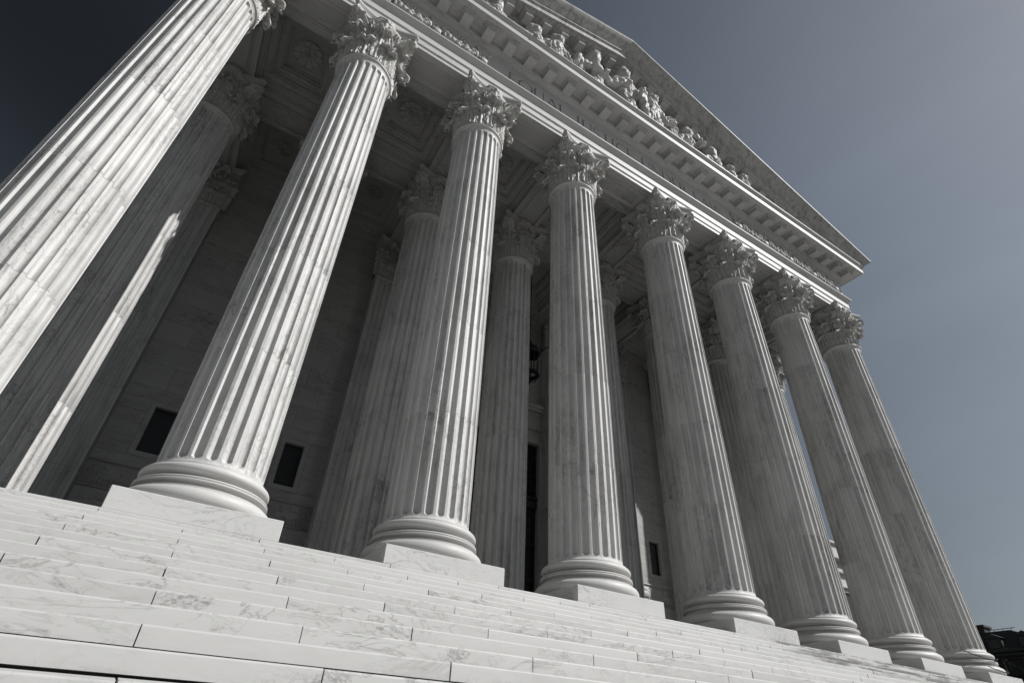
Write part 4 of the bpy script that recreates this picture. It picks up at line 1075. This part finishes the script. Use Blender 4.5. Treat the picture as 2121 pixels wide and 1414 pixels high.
# ================================================================== CHAINS ON THE LAST BASE
LINK = MB(); n1, n2 = 12, 6; V = []; F = []
for i in range(n1):
    a = 2 * PI * i / n1
    for j in range(n2):
        b_ = 2 * PI * j / n2; rr = 0.010 * math.cos(b_)
        V.append(((0.045 + rr) * math.cos(a), (0.026 + rr) * math.sin(a), 0.010 * math.sin(b_)))
for i in range(n1):
    for j in range(n2): F.append((i * n2 + j, ((i + 1) % n1) * n2 + j, ((i + 1) % n1) * n2 + (j + 1) % n2, i * n2 + (j + 1) % n2))
LINK.add(V, F); LINKM = LINK.mesh('chain_link', 60); LINKM.materials.append(M_IRON)
def chain(label, a0, a1, r, z0, z1, sag):
    e = empty('iron_chain', (X7, 0, ZL)); tag(e, label, 'chain', 'chains on the end column')
    n = 30; pts = []
    for i in range(n + 1):
        t = i / n; a = R(a0 + (a1 - a0) * t); z = z0 + (z1 - z0) * t - sag * 4 * t * (1 - t)
        pts.append(Vector((r * math.cos(a), r * math.sin(a), z - ZL)))
    for i in range(n):
        d = pts[i + 1] - pts[i]; c = (pts[i] + pts[i + 1]) / 2
        o = obj('chain_link', LINKM, None, e, c); o.rotation_mode = 'QUATERNION'
        o.rotation_quaternion = d.to_track_quat('X', 'Z') @ Matrix.Rotation(PI / 2 * (i % 2), 4, 'X').to_quaternion()
        o.scale = (d.length / 0.07, 0.62, 0.62)
chain('upper black chain looped round the rightmost column base', -150, -75, 1.03, 0.70, 0.50, 0.16)
chain('lower black chain looped round the rightmost column base', -122, -55, 1.15, 0.21, 0.20, 0.13)

# ================================================================== SIDE WINGS AND FAR BUILDINGS
def wing(xa, xb, label):
    w = tag(empty('side_wing', ((xa + xb) / 2, 12, -4.2)), label, 'building', 'side wings of the courthouse'); ox = (xa + xb) / 2
    def wp(name, mb, mat, par=w): return obj(name, mb, mat, par, (-ox, -12, 4.2) if par is w else (0, 0, 0))
    q = MB(); q.box(xa, xb, 12, 30, -4.2, 9.2); wp('wall', q, M_WING)
    q = MB(); q.cbox(xa - 0.2, xb + 0.2, 11.75, 12.0, 8.2, 8.5, 0.05); q.cbox(xa - 0.45, xb + 0.45, 11.45, 12.0, 9.0, 9.3, 0.05); q.cbox(xa - 0.1, xb + 0.1, 11.9, 30, 9.3, 10.2, 0.05); q.cbox(xa - 0.25, xb + 0.25, 11.72, 30.1, 10.2, 10.4, 0.04); q.cbox(xa - 0.1, xb + 0.1, 11.88, 12, 2.2, 2.5, 0.03)
    wp('cornice', q, M_WING)
    x = xa + 1.6
    while x < xb - 1.2:
        for z0, z1 in ((3.6, 7.0), (-2.2, 1.2)):
            q = MB(); t = 0.22
            for b in ((x - 0.75 - t, x - 0.75, z0 - t, z1 + t), (x + 0.75, x + 0.75 + t, z0 - t, z1 + t), (x - 0.75, x + 0.75, z1, z1 + t), (x - 0.75, x + 0.75, z0 - t, z0)): q.box(b[0], b[1], 11.86, 12.02, b[2], b[3])
            q.cbox(x - 1.15, x + 1.15, 11.70, 12.0, z1 + t, z1 + t + 0.18, 0.03)
            f = wp('window', q, M_WING); p = MB(); p.box(x - 0.75, x + 0.75, 11.97, 11.99, z0, z1); obj('pane', p, M_VOID, f)
        x += 2.9
wing(X7 + 3.0, 53.5, 'sunlit pale wing building glimpsed between the last front columns')
wing(-26.0, X0 - 3.0, 'pale wing building on the left beyond the frame')
q = MB(); q.box(-2.4, X7 + 2.6, YW + 1.2, 45, -4.2, 18.4)
tag(obj('main_block', q, M_WALL), 'main marble block behind the porch wall', 'building')

# dark mansard building far right
fb = tag(empty('mansard_building', (92, 16, -4.3)), 'dark mansard roofed building far off at the lower right edge', 'building')
def fp(name, mb, mat, par=fb): return obj(name, mb, mat, par, (-92, -16, 4.3) if par is fb else (0, 0, 0))
YA, YC = 15.8, 28.0       # along the street face (x = 92)
q = MB(); q.box(92, 110, YA, YC, -4.3, 9.3); fp('wall', q, M_BRICK)
q = MB(); q.cbox(91.4, 110.4, YA - 0.6, YC + 0.6, 9.3, 9.7, 0.08); q.cbox(91.65, 110.2, YA - 0.3, YC + 0.3, 8.9, 9.3, 0.08); fp('cornice', q, M_SLATE)
q = MB(); V = [(91.8, YA - 0.2, 9.7), (91.8, YC + 0.2, 9.7), (110, YC + 0.2, 9.7), (110, YA - 0.2, 9.7), (93.6, YA + 4.9, 11.85), (93.6, YC - 1.2, 11.85), (108, YC - 1.2, 11.85), (108, YA + 4.9, 11.85)]
q.add(V, [(0, 1, 5, 4), (1, 2, 6, 5), (2, 3, 7, 6), (3, 0, 4, 7), (4, 5, 6, 7)]); rf = fp('roof', q, M_SLATE)
q = MB(); q.cbox(93.8, 95.6, 23.4, 25.6, 11.3, 12.55, 0.05); q.cbox(93.6, 95.8, 23.2, 25.8, 12.45, 12.75, 0.04); obj('chimney', q, M_BRICK, rf, (0, 0, 0))
q = MB()
for k in range(3): q.tube([(94.5, 22.6 - 0.9 * k, 11.8), (94.5, 22.6 - 0.9 * k, 12.2)], 0.03, 6)
q.tube([(94.5, 23.0, 12.17), (94.5, 20.4, 12.2)], 0.035, 6); obj('roof_rail', q, M_IRON, rf)
for k in range(3):
    y = YC - 2.6 - 3.2 * k; q = MB(); q.cbox(91.9, 93.6, y - 0.75, y + 0.75, 9.75, 10.9, 0.03); q.add([(91.7, y - 0.95, 10.9), (91.7, y + 0.95, 10.9), (91.7, y, 11.4), (94, y - 0.95, 10.9), (94, y + 0.95, 10.9), (94, y, 11.4)], [(0, 1, 2), (3, 5, 4), (0, 2, 5, 3), (1, 4, 5, 2), (0, 3, 4, 1)])
    d = fp('dormer', q, M_SLATE); p = MB(); p.box(91.86, 91.89, y - 0.5, y + 0.5, 9.85, 10.75); obj('pane', p, M_VOID, d)
for k in range(4):
    for z in (-2.2, 1.2, 4.8):
        y = YC - 2.0 - 3.1 * k; q = MB(); q.box(91.93, 91.99, y - 0.6, y + 0.6, z, z + 2.1); f = fp('window', q, M_VOID); p = MB(); p.box(91.85, 92.02, y - 0.8, y + 0.8, z - 0.2, z - 0.02); obj('sill', p, M_BRICK, f)
# scaffold with cross braces in front of it
sf = tag(empty('scaffold', (88, 16, -4.3)), 'dark cross braced scaffold frame in front of the mansard building', 'scaffold')
q = MB(); qb = MB(); qd = MB()
ys = [27.0 - 2.1 * k for k in range(9)]; zs = [-4.3, -2.2, 0.0, 2.2, 4.4, 6.6, 8.2]
for y in ys:
    for x in (88.0, 89.2): q.tube([(x, y, zs[0]), (x, y, zs[-1])], 0.09, 6)
for z in zs[1:]:
    for x in (88.0, 89.2): qb.tube([(x, ys[0], z), (x, ys[-1], z)], 0.07, 6)
    for y in ys: qb.tube([(88, y, z), (89.2, y, z)], 0.05, 6)
for a, b in zip(ys[:-1], ys[1:]):
    for c, d in zip(zs[:-1], zs[1:]): qd.tube([(87.95, a, c), (87.95, b, d)], 0.055, 6); qd.tube([(87.9, b, c), (87.9, a, d)], 0.055, 6)
for nm, qq in (('upright_poles', q), ('rails', qb), ('cross_braces', qd)): obj(nm, qq, M_IRON, sf, (-88, -16, 4.3))
